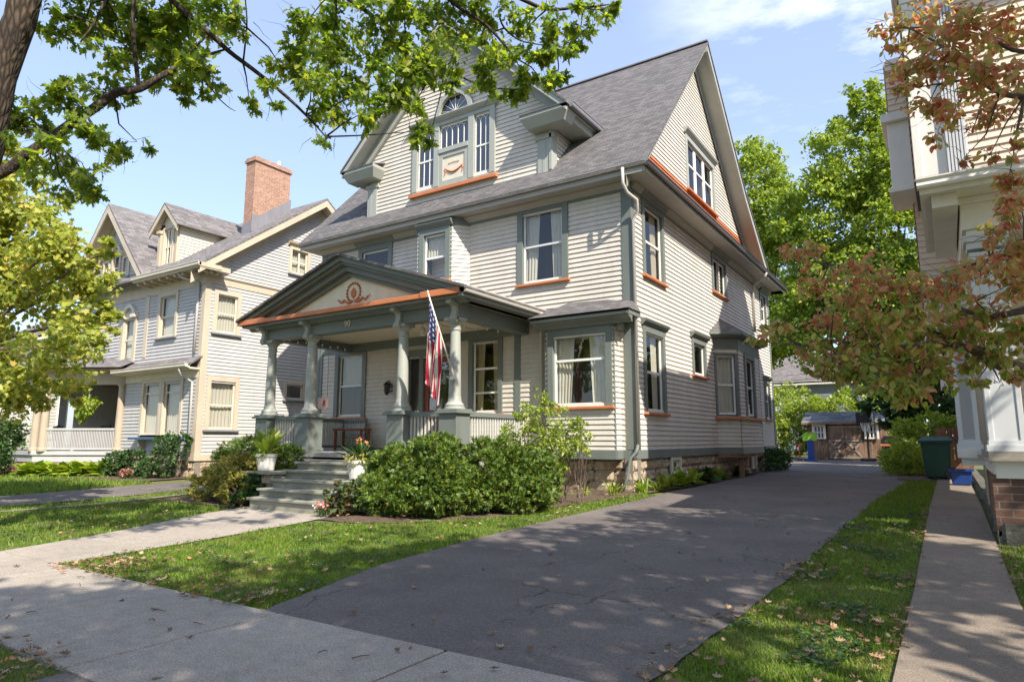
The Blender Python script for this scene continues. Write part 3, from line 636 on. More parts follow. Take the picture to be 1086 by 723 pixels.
# side bay
b3,fr3=bay('bay',[(XS-.02,17.70),(-4.64,18.22),(-4.64,20.6),(XS-.02,21.12)],.98,3.95,[(0,.06,.66,1.86,3.45),(1,.9,1.75,1.86,3.45)],frieze=(3.62,3.95),base=(.82,1.0))
window(H,fr3[0][0],.09,.63,1.86,3.45,casing=.07,curt='full',hood=False,sill=False)
window(H,fr3[1][0],.7,1.6,1.86,3.45,casing=.12,curt=None,hood=False,sill=False)
q=MB(); q.slab([(XS,17.7,.82),(-4.64,18.22,.82),(-4.64,20.6,.82),(XS,21.12,.82)],.08,(0,0,-1)); q.box(-4.82,-4.7,18.5,18.62,.15,.75); build(q,'bay_floor',M['fencew'],b3)
q=MB(); pp_=[(XS,17.60),(-4.60,18.18),(-4.60,20.64),(XS,21.2)]
for p,q_ in zip(pp_,pp_[1:]):
    F,L=face(p,q_); q.fb(F,-.02,L+.02,1.74,1.80,-.06,.05)
build(q,'sill',M['rust'],b3)
q=MB(); eo=[(XS,17.35,4.05),(-4.40,17.95,4.05),(-4.40,20.85,4.05),(XS,21.45,4.05)]; wi=[(XS-.01,17.9,4.55),(XS-.01,18.4,4.55),(XS-.01,20.4,4.55),(XS-.01,20.9,4.55)]
q.add(eo+wi,[(0,1,5,4),(1,2,6,5),(2,3,7,6)]); build(q,'bay_roof',M['roof'],b3)
q=MB(); inn=[(XS,17.62,3.92),(-4.58,18.14,3.92),(-4.58,20.7,3.92),(XS,21.2,3.92)]
q.add(eo+[(a,b,c-.06) for a,b,c in eo]+inn,[(0,4,5,1),(1,5,6,2),(2,6,7,3),(4,8,9,5),(5,9,10,6),(6,10,11,7)]); build(q,'bay_cornice',M['teal'],b3)
# ---- downspouts
pipe('downspout',[(-5.05,11.72,6.6),(-5.05,11.72,6.28),(-5.02,11.85,6.12),(-4.9,12.05,6.0),(-4.93,12.15,5.8),(-5.05,12.2,5.65),(-5.06,12.2,1.0)],.035,M['gutter'],H)
pipe('downspout',[(-5.07,12.19,1.1),(-5.10,12.15,.96),(-5.2,12.1,.85),(-5.26,12.08,.5),(-5.34,12.0,.22)],.035,M['teal'],H)
pipe('downspout',[(-4.52,21.9,6.55),(-4.6,21.95,6.42),(-5.0,22.2,6.25),(-5.07,22.3,6.05),(-5.07,22.3,4.7)],.04,M['gutter'],H)
pipe('downspout',[(-5.47,YF-.06,1.0),(-5.47,YF-.06,3.5)],.02,M['gutter'],H)
# ================================================================ porch
DZ=.93; X0p,X1p=-13.42,-7.48; YP=9.78
P_=MB(); P_.box(X0p,X1p,9.5,YF,DZ-.09,DZ); porch=build(P_,'porch',M['deck'],H)
q=MB(); q.box(X0p+.05,-11.4,9.56,9.6,.2,DZ-.09); q.box(-8.9,X1p-.05,9.56,9.6,.1,DZ-.09); q.box(X1p-.09,X1p-.05,9.6,YF,.1,DZ-.09); q.box(X0p+.05,X0p+.09,9.6,YF,.1,DZ-.09); build(q,'porch_skirt',M['tealL'],porch)
cols=[(-13.2,YP),(-11.8,YP),(-9.05,YP),(-7.72,YP)]
for cx,cy in cols:
    q=MB(); q.box(cx-.21,cx+.21,cy-.21,cy+.21,DZ,1.68); q.box(cx-.235,cx+.235,cy-.235,cy+.235,DZ,DZ+.09); q.box(cx-.27,cx+.27,cy-.27,cy+.27,1.68,1.725); q.box(cx-.24,cx+.24,cy-.24,cy+.24,1.725,1.765)
    build(q,'pedestal',M['teal'],porch,bevel=.008)
    q=MB(); q.lathe([(.2,1.765),(.2,1.80),(.175,1.81),(.185,1.84),(.16,1.87),(.135,1.9),(.118,2.0),(.112,2.5),(.095,3.22),(.095,3.25),(.11,3.26),(.11,3.29),(.095,3.3),(.10,3.36),(.15,3.42),(.15,3.44)],(cx,cy,0),24)
    q.box(cx-.16,cx+.16,cy-.16,cy+.16,3.44,3.5); build(q,'column',M['tealL'],porch,smooth=False)
q=MB(); q.box(X0p+.07,X1p-.07,9.66,9.9,3.5,3.8); q.box(X0p+.05,X1p-.05,9.64,9.92,3.74,3.8)
q.box(-13.32,-13.08,9.9,YF,3.5,3.78); q.box(-7.84,-7.60,9.9,YF,3.5,3.78); q.box(-13.1,-7.84,YF-.14,YF-.03,3.5,3.72)
build(q,'beam',M['teal'],porch,bevel=.006)
q=MB(); q.box(-13.6,-7.4,9.5,YF,3.80,3.84); q.box(-13.08,-7.84,9.9,YF-.14,3.70,3.73); build(q,'ceiling',M['ceil'],porch)
# soffit, cornice and pediment
q=MB(); q.box(-13.82,-7.30,9.36,9.66,3.80,3.85); q.sweep([(0,0),(.06,0),(.12,.05),(.24,.08),(.27,.12),(0,.12)],(-13.8,9.66,3.74),(-7.3,9.66,3.74),(0,-1,0))
q.box(-13.82,-13.36,9.66,YF,3.80,3.86); q.box(-7.56,-7.30,9.66,YF,3.80,3.86)
build(q,'cornice_soffit',M['teal'],porch)
q=MB(); q.box(-13.88,-7.27,9.30,9.42,3.86,3.955); q.box(-13.9,-12.9,9.27,9.31,3.85,3.975); q.box(-8.2,-7.25,9.27,9.31,3.85,3.975); q.slab([(-13.85,9.31,3.957),(-7.3,9.31,3.957),(-7.3,9.68,3.99),(-13.85,9.68,3.99)],.02); build(q,'cornice_band',M['rust'],porch,bevel=.01)
q=MB(); AX,AZ=-10.50,5.05; SL=.33
for sgn in (-1,1):
    def rp(dx,dz): return (AX+sgn*dx,AZ-dx*SL+dz)
    for y0,y1,o0,o1,L in ((9.30,9.70,0,-.10,3.34),(9.37,9.70,-.10,-.16,3.1),(9.48,9.70,-.16,-.28,2.8),(9.60,9.70,-.28,-.38,2.5)):
        poly=[rp(0,o0),rp(L,o0),rp(L,o1),rp(0,o1)]
        if sgn<0: poly=poly[::-1]
        q.prismF(Fr((0,0,0),(1,0,0),(0,-1,0)),poly,-y1,-y0)
build(q,'pediment_rake',M['teal'],porch)
q=MB(); q.prismF(Fr((0,0,0),(1,0,0),(0,-1,0)),[(AX-3.1,3.98),(AX+3.1,3.98),(AX,AZ-.2)],-9.74,-9.68); build(q,'tympanum',M['tymp'],porch)
# wreath ornament
q=MB(); wc=(-10.42,4.30); FW=Fr((0,9.675,0),(1,0,0),(0,-1,0))
for k in range(16):
    t=-.35*math.pi+ (1.7*math.pi)*k/15; x=wc[0]+.2*math.cos(t); z=wc[1]+.02+.2*math.sin(t); q.lathe([(.003,-.035),(.035,0),(.003,.035)],(x,9.67,z),8)
q.lathe([(.003,-.12),(.07,-.06),(.085,.02),(.05,.08),(.003,.13)],(wc[0],9.67,wc[1]+.0),10,1,.5)
for sg in (-1,1):
    q.tube([(wc[0]+sg*.03,9.66,wc[1]-.17),(wc[0]+sg*.16,9.66,wc[1]-.2),(wc[0]+sg*.27,9.66,wc[1]-.13),(wc[0]+sg*.38,9.66,wc[1]-.17),(wc[0]+sg*.5,9.66,wc[1]-.08)],[.03,.02,.028,.016,.008],6)
    for k in range(5): q.lathe([(.003,-.02),(.024,0),(.003,.02)],(wc[0]+sg*(.14+.07*k),9.66,wc[1]-.12-.05*(k%2)),6)
build(q,'wreath_ornament',M['rust'],porch)
# porch roof
q=MB()
for sgn in (-1,1):
    a=[(AX+sgn*3.40,9.22,AZ-3.40*SL+.055),(AX+sgn*3.40,YF,AZ-3.40*SL+.055),(AX,YF,AZ+.055),(AX,9.22,AZ+.055)]
    if sgn<0:a=a[::-1]
    q.slab(a,.055,(0,0,-1))
build(q,'porch_roof',M['roof'],porch)
gutter('gutter',(-7.2,9.3,3.87),(-7.2,YF-.1,3.87),(1,0,0),M['gutter'],porch)
q=MB(); q.box(-7.3,-7.19,9.3,YF,3.8,3.95); build(q,'fascia',M['teal'],porch)
pipe('downspout',[(-7.13,12.0,3.9),(-7.13,12.02,3.65),(-7.2,12.1,3.45),(-7.25,12.18,3.3),(-7.25,12.2,1.1)],.035,M['gutter'],H)
# brackets
for cx in (-13.33,-11.8,-9.05,-7.62):
    q=MB(); Fb=Fr((cx,9.66,0),(0,-1,0),(1,0,0)); q.prismF(Fb,[(0,3.42),(.05,3.40),(.10,3.44),(.11,3.50),(.08,3.55),(.06,3.62),(.08,3.69),(.15,3.72),(.24,3.73),(.24,3.80),(0,3.80)],-.06,.06); build(q,'bracket',M['tealL'],porch)
# house number
def text(body,size,loc,rot,mat,name,parent,ext=.006):
    cu=bpy.data.curves.new(name,'FONT'); cu.body=body; cu.size=size; cu.extrude=ext; cu.align_x='CENTER'; cu.align_y='CENTER'
    t=bpy.data.objects.new('tmp_text',cu); COL.objects.link(t); dg=bpy.context.evaluated_depsgraph_get(); me=bpy.data.meshes.new_from_object(t.evaluated_get(dg)); bpy.data.objects.remove(t)
    me.materials.clear(); me.materials.append(mat); me.transform(Matrix.Translation(Vector(loc))@__import__('mathutils').Euler(rot).to_matrix().to_4x4())
    org=rootof(parent).location if parent else Vector((0,0,0)); me.transform(Matrix.Translation(-org))
    o=bpy.data.objects.new(name,me); COL.objects.link(o)
    if parent: o.parent=parent
    return o
text('90',.19,(-10.54,9.635,3.645),(R(90),0,0),M['ncreamw'],'house_number',porch)
# balustrades
M['baluster']=paint('baluster_paint',(.50,.49,.44),.6,.12,4)
def balus(p,q_,name,lattice=False):
    p=Vector((*p,0));q_=Vector((*q_,0)); F,L=face(p,q_); r=MB(); r.fb(F,0,L,1.64,1.70,-.05,.05); r.fb(F,0,L,1.70,1.73,-.035,.035); r.fb(F,0,L,DZ+.07,DZ+.13,-.03,.03); r.fb(F,0,.03,DZ+.13,1.64,-.02,.02); r.fb(F,L-.03,L,DZ+.13,1.64,-.02,.02)
    o=build(r,'railing',M['teal'],porch); b_=MB(); n=int(L/.085)
    for k in range(n):
        a=(k+.5)*L/n; w=.016 if not lattice else .026; b_.fb(F,a-w,a+w,DZ+.13,1.64,-.018,.018)
    if lattice:
        for k in range(9): zz=DZ+.15+k*.057*1.0; b_.fb(F,0,L,zz,zz+.03,-.01,.012)
    b=build(b_,'baluster_row',M['baluster'],porch); return o
balus((-12.98,YP),(-12.02,YP),'r'); balus((-8.83,YP),(-7.94,YP),'r'); balus((-7.72,YP+.22),(-7.72,YF-.05),'r'); balus((-13.2,YF-.1),(-13.2,YP+.22),'r',True)
balus((-13.15,YF-.22),(-12.35,YF-.22),'r',True)
# door and side lights
F=FF; q=MB()
for a0,a1,b0,b1,d in ((-11.28,-11.12,DZ,3.34,.06),(-9.74,-9.56,DZ,3.34,.06),(-11.12,-9.74,3.22,3.4,.05),(-10.78,-10.66,DZ,3.22,.03),(-11.12,-10.78,DZ,1.5,.02)): q.fb(F,a0,a1,b0,b1,-.1,d)
DF=build(q,'door_frame',M['teal'],porch,bevel=.006)
q=MB(); a0,a1=-10.64,-9.76
for x0,x1,b0,b1 in ((a0,a0+.12,DZ+.02,3.2),(a1-.12,a1,DZ+.02,3.2),(a0+.12,a1-.12,DZ+.02,1.15),(a0+.12,a1-.12,1.75,1.9),(a0+.12,a1-.12,3.05,3.2)): q.fb(F,x0,x1,b0,b1,-.09,-.03)
q.fb(F,a0+.12,a1-.12,1.15,1.75,-.08,-.055); q.fb(F,a0+.2,a1-.2,1.24,1.66,-.06,-.04); DD=build(q,'door',M['door'],porch,bevel=.005)
q=MB(); q.quad(F.p(a0+.12,1.9,-.06),F.p(a1-.12,1.9,-.06),F.p(a1-.12,3.05,-.06),F.p(a0+.12,3.05,-.06)); q.quad(F.p(-11.12,1.5,-.06),F.p(-10.78,1.5,-.06),F.p(-10.78,3.22,-.06),F.p(-11.12,3.22,-.06)); build(q,'pane',M['glassd'],porch)
q=MB()
def fn(u,v): return F.p(a0+.14+(a1-a0-.28)*u,1.92+1.1*v,-.14-.02*math.sin(u*40))
q.grid(fn,50,3); build(q,'door_curtain',M['curtain_y'],porch,smooth=True)
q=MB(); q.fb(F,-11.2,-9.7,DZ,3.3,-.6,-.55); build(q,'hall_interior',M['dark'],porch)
q=MB(); q.lathe([(.01,-.03),(.035,-.02),(.035,.02),(.01,.03)],(a1-.06,YF+.0,1.95),10); build(q,'door_knob',M['iron'],porch)
# wall lantern
q=MB(); lx,lz=-11.72,2.48; q.lathe([(.02,.16),(.07,.12),(.10,.08),(.10,.07),(.08,.06),(.07,-.1),(.04,-.16),(.01,-.18)],(lx,YF-.16,lz),8); q.tube([(lx,YF,lz+.05),(lx,YF-.1,lz+.2),(lx,YF-.16,lz+.17)],.012,6); q.box(lx-.05,lx+.05,YF-.02,YF,lz-.1,lz+.12); build(q,'wall_lantern',M['iron'],porch)
q=MB(); q.lathe([(.01,0),(.05,-.02),(.07,-.1),(.05,-.17),(.01,-.2)],(-8.7,9.95,3.45),12); q.tube([(-8.7,9.95,3.7),(-8.7,9.95,3.45)],.01,6); build(q,'porch_lamp',M['ncream'],porch)
# strings of small bulbs under the ceiling
q=MB(); qb=MB()
for p0,p1 in (((-12.9,9.95,3.62),(-9.2,9.95,3.62)),((-13.0,10.0,3.6),(-13.0,12.0,3.6)),((-9,9.95,3.62),(-8,11.9,3.62))):
    pts_=[]
    for k in range(25):
        t=k/24; z=-.07*abs(math.sin(t*math.pi*4)); pts_.append((p0[0]+(p1[0]-p0[0])*t,p0[1]+(p1[1]-p0[1])*t,p0[2]+z))
        if k%3==1: qb.lathe([(.004,.02),(.02,0),(.022,-.025),(.004,-.05)],pts_[-1],8)
    q.tube(pts_,.005,4)
sl_=build(q,'string_light_cord',M['iron'],porch); build(qb,'bulb_row',M['white'],porch)
# ---- steps
q=MB(); nz=[.22,.36,.505,.65,.79]; ny=[7.2,7.42,7.72,8.02,8.33]; zb=0.0
for i,(z,y) in enumerate(zip(nz,ny)):
    ye=ny[i+1]+.06 if i<4 else 9.55
    q.box(-10.18-.05*i,-8.25-.05*i,y+.04,9.5,(nz[i-1] if i else -.05),z-.045); q.box(-10.22-.05*i,-8.2-.05*i,y,ye,z-.045,z)
steps=build(q,'steps',M['concrete'],H,bevel=.01)
stonewall('step_cheek_wall',Fr((0,7.75,0),(1,0,0),(0,-1,0)),-11.2,-10.28,.0,.56,H); stonewall('step_cheek_wall',Fr((-10.30,0,0),(0,1,0),(1,0,0)),7.75,9.5,.0,.56,H)
stonewall('step_cheek_wall',Fr((0,7.55,0),(1,0,0),(0,-1,0)),-8.2,-7.5,.0,.52,H)
q=MB(); q.box(-11.25,-10.26,7.68,9.5,.57,.62); q.box(-8.22,-7.45,7.48,9.5,.50,.55); build(q,'coping',M['concrete'],H,bevel=.01)
q=MB(); q.box(-11.6,-10.4,9.2,9.56,.70,.79);q.box(-11.65,-10.5,9.1,9.3,.62,.68); build(q,'porch_edge_boards',M['ncream'],porch)
# ================================================================ things on the porch
fl=thing('flag','american flag hanging from a slanted pole on the front porch column','flag',(-7.65,9.62,2.4))
q=MB(); tip=Vector((-7.72,8.95,3.86)); bs=Vector((-7.64,9.60,2.42)); q.tube([bs,tip],[.018,.012],8); q.lathe([(.004,-.02),(.022,0),(.004,.03)],tip,8); build(q,'pole',M['rwhite'],fl,smooth=True)
q=MB(); q.tube([bs+Vector((0,.04,-.05)),bs+Vector((0,-.06,.12))],.03,8); q.box(-7.70,-7.60,9.61,9.67,2.3,2.48); build(q,'bracket',M['gutter'],fl)
def flagmat():
    m,nt,b=newmat('flag_cloth'); uv=nd(nt,'ShaderNodeUVMap').outputs[0]; sx=nd(nt,'ShaderNodeSeparateXYZ'); nt.links.new(uv,sx.inputs[0])
    def mth(op,a,b_=None):
        n=nd(nt,'ShaderNodeMath',operation=op)
        for i,v in enumerate((a,b_)):
            if v is None: continue
            if isinstance(v,(int,float)): n.inputs[i].default_value=v
            else: nt.links.new(v,n.inputs[i])
        return n.outputs[0]
    st=mth('LESS_THAN',mth('FRACT',mth('MULTIPLY',sx.outputs[1],6.5)),.5)
    c=mixc(nt,st,(.72,.70,.66),(.46,.02,.045))
    cant=mth('MULTIPLY',mth('LESS_THAN',sx.outputs[0],.4),mth('LESS_THAN',sx.outputs[1],7/13))
    fx=mth('SUBTRACT',mth('FRACT',mth('MULTIPLY',sx.outputs[0],15)),.5); fy=mth('SUBTRACT',mth('FRACT',mth('MULTIPLY',sx.outputs[1],9.3)),.5)
    star=mth('LESS_THAN',mth('ADD',mth('MULTIPLY',fx,fx),mth('MULTIPLY',fy,fy)),.06)
    cb=mixc(nt,star,(.02,.035,.16),(.72,.70,.68)); c=mixc(nt,cant,c,cb)
    nt.links.new(c,b.inputs['Base Color']); b.inputs['Roughness'].default_value=.8
    tr=nd(nt,'ShaderNodeBsdfTranslucent'); nt.links.new(c,tr.inputs[0]); mx=nd(nt,'ShaderNodeMixShader'); mx.inputs[0].default_value=.45
    nt.links.new(b.outputs[0],mx.inputs[1]); nt.links.new(tr.outputs[0],mx.inputs[2]); nt.links.new(mx.outputs[0],nt.nodes['Material Output'].inputs[0]); return m
q=MB()
def fn(u,v):
    h=tip+(bs-tip)*(.03+.55*v)        # hoist edge tied to the pole
    L=1.55-.28*v; w=max(.0,1-u*1.6)
    x=h.x*(w)+(1-w)*(-7.80+.10*v); y=h.y*w+(1-w)*(9.12+.12*v)
    fo=min(1,u*2.5)
    return Vector((x+.11*fo*(v-.5)+.045*fo*math.sin(v*14+u*2.5),y+.05*fo*math.cos(v*14+u*2.5),h.z-u*(L+.55*(1-v)*0)-.0))
q.grid(fn,40,44,uv=True); build(q,'cloth',flagmat(),fl,smooth=True)
bench=thing('porch_bench','low red brown wooden bench at the back of the porch','bench',(-12.4,11.7,DZ))
q=MB(); q.box(-12.95,-11.95,11.5,11.85,1.42,1.47); build(q,'seat',M['wood'],bench)
for x in (-12.9,-12.0):
    for y in (11.54,11.80): q=MB(); q.box(x-.025,x+.025,y-.025,y+.025,DZ,1.42); build(q,'leg',M['wood'],bench)
sg=thing('hanging_sign','small pink plaque with a figure 8 hung behind the second porch column','sign',(-11.5,10.0,2.0))
q=MB(); q.prismF(Fr((0,10.1,0),(1,0,0),(0,-1,0)),[(-11.92,2.14),(-11.92,1.93),(-11.88,1.89),(-11.74,1.86),(-11.62,1.89),(-11.58,1.93),(-11.58,2.14)],-.02,0); pb=build(q,'board',paint('pink_board',(.62,.40,.34),.6),sg)
text('8',.17,(-11.70,10.09,2.01),(R(90),0,R(0)),M['door'],'lettering',sg)
q=MB(); q.tube([(-11.9,10.09,2.14),(-11.9,10.09,3.5)],.004,4); q.tube([(-11.6,10.09,2.14),(-11.6,10.09,3.5)],.004,4); build(q,'cord',M['iron'],sg)
for i,(px_,py_,zb,lab,sc) in enumerate(((-10.75,7.95,.62,'white flower pot with long green leaves left of the front steps',1.15),(-8.08,7.75,.55,'white pot with orange blooms right of the front steps',.9))):
    t=thing('potted_plant',lab,'plant pot',(px_,py_,zb),group='white pots beside the front steps')
    q=MB(); q.lathe([(.13,0),(.15,.02),(.19,.26),(.21,.27),(.21,.32),(.18,.32),(.17,.27)],(px_,py_,zb),20); build(q,'pot',paint('pot_white',(.62,.60,.56),.5,.1,8,.05,.7 if i==0 else .25),t)
    q=MB(); q.lathe([(.001,.25),(.17,.25),(.001,.29)],(px_,py_,zb),12); build(q,'potting_soil',M['soil'],t)
    n=26; th=RNG.uniform(0,6.28,n); el=RNG.uniform(.35,1.4,n)
    tipd=np.stack([np.cos(th)*np.cos(el),np.sin(th)*np.cos(el),np.sin(el)],1); pts_=np.array([[px_,py_,zb+.3]])+tipd*RNG.uniform(.02,.12,(n,1))
    leafmesh('leaves',pts_,tipd,np.array([[0,0,1.]])+RNG.normal(size=(n,3))*.2,np.full(n,.42*sc)*RNG.uniform(.7,1.1,n),T_simple(1,.28,.08),M['lilac'] if i==0 else M['dkgreen'],t)
    cloud('trailing_leaves',[(px_,py_,zb+.33,.26,.26,.12)],260,.07,T_simple(),M['lilac'] if i==0 else M['yewy'],t,shell=.2,droop=.5)
    if i==1: cloud('blossom',[(px_-.02,py_,zb+.62,.035,.035,.07),(px_+.16,py_,zb+.58,.025,.025,.035)],26,.065,T_simple(),M['orangefl'],t,shell=.1)
    else: cloud('blossom',[(px_+.02,py_,zb+.72,.08,.08,.06)],30,.08,T_simple(),M['hosta'],t,shell=.1)
# ================================================================ ground
def interp(L,y):
    if y<=L[0][1]: return L[0][0]
    for (a,b),(c,d) in zip(L,L[1:]):
        if y<=d: return a+(c-a)*(y-b)/(d-b)
    return L[-1][0]
YS=[-60,-20,-1.9]+[ -1.5+.5*i for i in range(0,30)]+[14,16,18,20,23,26,30,34,38,45,60,90,140,300]
def strip(name,LX,RX,y0,y1,off,mat,nx=1,kind='structure',bumpy=0):
    ys=sorted(set([y0,y1]+[y for y in YS if y0<y<y1]+[y0+(y1-y0)*i/24 for i in range(25)]))
    mb=MB(); n=nx+1
    for y in ys:
        a,b=interp(LX,y),interp(RX,y)
        for i in range(n):
            x=a+(b-a)*i/nx; z=g(y)+off
            if bumpy: z+=bumpy*noise.noise(Vector((x*2,y*2,3)))*(1 if 0<i<nx else 0)
            mb.v.append((x,y,z))
    for k in range(len(ys)-1):
        for i in range(nx): a=k*n+i; mb.f.append((a,a+1,a+n+1,a+n))
    o=build(mb,name,mat,smooth=True)
    o['kind']=kind; return o
c_=lambda x:[(x,0)]
strip('ground',c_(-300),c_(300),-60,300,-.012,M['lawn'],8)
strip('road',c_(-300),c_(300),-9.5,-1.9,-.004,M['road'])
mb=MB(); mb.box(-60,-3.9,-1.9,-1.75,-.1,.0); mb.box(-1.0,60,-1.9,-1.75,-.1,.0); struct(mb,'kerb',M['sidewalk'])
strip('driveway_apron',[(-4.9,-1.9),(-3.95,0),(-3.95,1.78)],[(0,-1.9),(-1.1,0),(-1.1,1.78)],-1.9,1.77,.003,M['asphalt'])
DL=[(-4.17,3.13),(-4.5,4.2),(-4.69,4.78),(-4.93,6.6),(-4.85,8.5),(-4.74,10.2),(-4.62,12),(-4.72,14.8),(-4.88,20),(-5.28,24.8),(-5.5,28),(-9,29.5),(-9,38)]
DR=[(-1.36,3.13),(-1.29,5),(-1.27,7),(-1.2,9.9),(-1.06,14.2),(-.93,19.4),(-1.0,23),(-1.35,28),(-1.64,32.6),(-2.2,37.0),(-2.2,38)]
def rough(L,y0,y1,amp,st=.12):
    out=[]; y=y0
    while y<=y1: out.append((interp(L,y)+amp*noise.noise(Vector((y*3.1,L[0][0],0)))+amp*.6*noise.noise(Vector((y*11,L[0][0],4))),y)); y+=st
    return out
YS+= [3.13+.1*i for i in range(90)]; YS.sort()
strip('driveway',rough(DL,3.13,12.5,.02)+[p for p in DL if p[1]>12.6],rough(DR,3.13,12.5,.02)+[p for p in DR if p[1]>12.6],3.13,37.2,.006,M['asphalt'],6)
mb=MB(); x=-40.0
while x<30:
    mb.box(x+.010,x+1.490,1.785,3.12,-.08,.012); x+=1.5
struct(mb,'sidewalk',M['sidewalk']).modifiers.new('b','BEVEL').width=.006
strip('front_walk',[(-8.68,3.125),(-9.11,4.27),(-9.7,5.4),(-10.3,6.5),(-10.4,7.3)],[(-7.35,3.125),(-7.6,4.8),(-7.95,6.4),(-8.1,7.3)],3.128,7.3,.008,M['sidewalk'],2)
strip('side_path',c_(-.335),[(.34,3),(.33,12),(.32,26)],3.128,26,.012,M['walk'],1)
strip('neighbour_driveway',[(-17.1,3.12),(-17.1,8),(-16.6,10),(-16.6,30)],[(-14.0,3.12),(-14.5,6),(-14.6,9),(-14.6,30)],3.128,30,.006,M['asphalt'],2)
strip('kerb_strip',[(-13.3,3.2),(-13.65,8),(-13.65,14)],[(-13.1,3.2),(-13.5,8),(-13.5,14)],3.2,14,.02,M['walk'])
# planting beds
strip('flower_bed',[(-8.1,6.9),(-8.3,7.4),(-8.3,12.2)],[(-7.4,6.75),(-6.3,7.45),(-5.5,8.6),(-5.45,10),(-5.2,10.9),(-4.85,11.9),(-4.9,12.2)],6.9,12.2,.008,M['soil'],10,bumpy=.05)
strip('flower_bed',[(-5.2,12.2),(-5.2,25)],[(-4.86,12.2),(-4.78,14.8),(-4.92,20),(-5.1,25)],12.2,25,.02,M['soil'],3,bumpy=.02)
strip('flower_bed',[(-13.2,7.3),(-13.3,12)],[(-10.45,7.1),(-11.1,7.6),(-11.2,9.4)],7.15,9.5,.02,M['soil'],8,bumpy=.05)
strip('flower_bed',[(-30,9),(-30,12)],[(-17.9,9.6),(-17.5,12)],9.25,11.2,.02,M['soil'],8,bumpy=.05)
strip('flower_bed',[(-1.2,19.6),(-1.5,26)],[(-.45,19.6),(-.4,26)],19.6,30,.02,M['soil'],3)
# grass
def inpoly(P,poly):
    x,y=P[:,0],P[:,1]; c=np.zeros(len(P),bool); j=len(poly)-1
    for i in range(len(poly)):
        xi,yi=poly[i]; xj,yj=poly[j]
        m=((yi>y)!=(yj>y))&(x<(xj-xi)*(y-yi)/(yj-yi+1e-12)+xi); c^=m; j=i
    return c
def gz(y): return np.clip((y-6.5)/5.8,0,1)*.18
def grass(name,poly,label_n,dens,h=.028,w=.0075):
    xs=[p[0] for p in poly];ys=[p[1] for p in poly]; A=(max(xs)-min(xs))*(max(ys)-min(ys)); n=int(A*dens)
    P=np.stack([RNG.uniform(min(xs),max(xs),n),RNG.uniform(min(ys),max(ys),n)],1); P=P[inpoly(P,poly)]; P=P+RNG.normal(size=P.shape)*.014
    dist=np.hypot(P[:,0],P[:,1]); keep=RNG.random(len(P))<np.clip((4.5/np.maximum(dist,.1))**1.3,.06,1); P=P[keep]; dist=dist[keep]
    n=len(P); pts=np.column_stack([P,gz(P[:,1])-.012]); tip=np.column_stack([RNG.normal(size=(n,2))*.45,np.ones(n)]); nr=np.column_stack([RNG.normal(size=(n,2)),np.full(n,.1)])
    f=np.array([noise.noise(Vector((a*1.7,b*1.7,0))) for a,b in P]); hh=h*(1+.5*f)*RNG.uniform(.5,1.3,n)*np.clip(dist/6,1,2.2)
    o=leafmesh(name,pts,tip,nr,hh,T_GRASS,M['grass'],None,w/h); 
    return tag(o,None,None,kind='stuff')
main=[(-7.33,3.14),(-4.22,3.14),(-4.52,4.2),(-4.72,4.8),(-4.96,6.6),(-4.88,8.5),(-4.77,10.2),(-4.65,12),(-4.9,12.1),(-5.2,10.9),(-5.45,10),(-5.5,8.6),(-6.3,7.45),(-7.45,6.75),(-7.93,6.5),(-7.6,4.8)]
grass('lawn_grass',main,0,9000)
grass('lawn_grass',[(-1.33,3.14),(-.36,3.14),(-.36,19.4),(-.93,19.4),(-1.06,14.2),(-1.2,9.9),(-1.27,7),(-1.29,5)],0,9000)
grass('lawn_grass',[(-13.1,3.14),(-8.72,3.14),(-9.13,4.27),(-9.7,5.4),(-10.35,6.6),(-10.5,7.1),(-13.2,7.3)],0,4200)
grass('lawn_grass',[(-14.0,3.14),(-13.3,3.2),(-13.65,8),(-13.65,11),(-14.6,11),(-14.5,6)],0,3000)
grass('lawn_grass',[(-26,3.14),(-17.12,3.14),(-17.1,8),(-17.3,9.4),(-26,9.3)],0,2200,.05,.012)
grass('lawn_grass',[(.36,3.14),(4,3.14),(4,8.9),(.36,9)],0,5200)
grass('lawn_grass',[(-9,.8),(-4.0,.8),(-4.0,1.76),(-9,1.76)],0,5200)
# fallen leaves
def fallen(name,poly,n,size,zoff,label=None,bias=None):
    xs=[p[0] for p in poly];ys=[p[1] for p in poly]
    P=np.stack([RNG.uniform(min(xs),max(xs),n*3),RNG.uniform(min(ys),max(ys),n*3)],1); P=P[inpoly(P,poly)]
    f=np.array([noise.noise(Vector((a*1.1,b*1.1,5)))+.5 for a,b in P]); P=P[RNG.random(len(P))<np.clip(f,0.05,1)**2][:n]
    n=len(P); pts=np.column_stack([P,gz(P[:,1])+zoff+RNG.uniform(0,.012,n)]); a=RNG.uniform(0,6.28,n)
    tip=np.column_stack([np.cos(a),np.sin(a),RNG.normal(size=n)*.18]); nr=np.column_stack([RNG.normal(size=(n,2))*.3,np.ones(n)])
    return tag(leafmesh(name,pts,tip,nr,size*RNG.uniform(.5,1.3,n),T_curl(),M['fallen']),None,None,kind='stuff')
fallen('fallen_leaves',main,520,.058,.022)
fallen('fallen_leaves',[(-7.4,3.0),(-4.2,3.0),(-4.4,3.6),(-7.4,3.7)],260,.058,.02)
fallen('fallen_leaves',[(-1.4,3.1),(-.36,3.1),(-.36,10),(-1.25,10)],330,.06,.022)
fallen('fallen_leaves',[(-1.5,3.1),(-1.0,3.1),(-1.1,7),(-1.4,7)],150,.06,.02)
fallen('fallen_leaves',[(-13,3.2),(-8.9,3.2),(-10.2,6.4),(-13,7)],220,.06,.022)
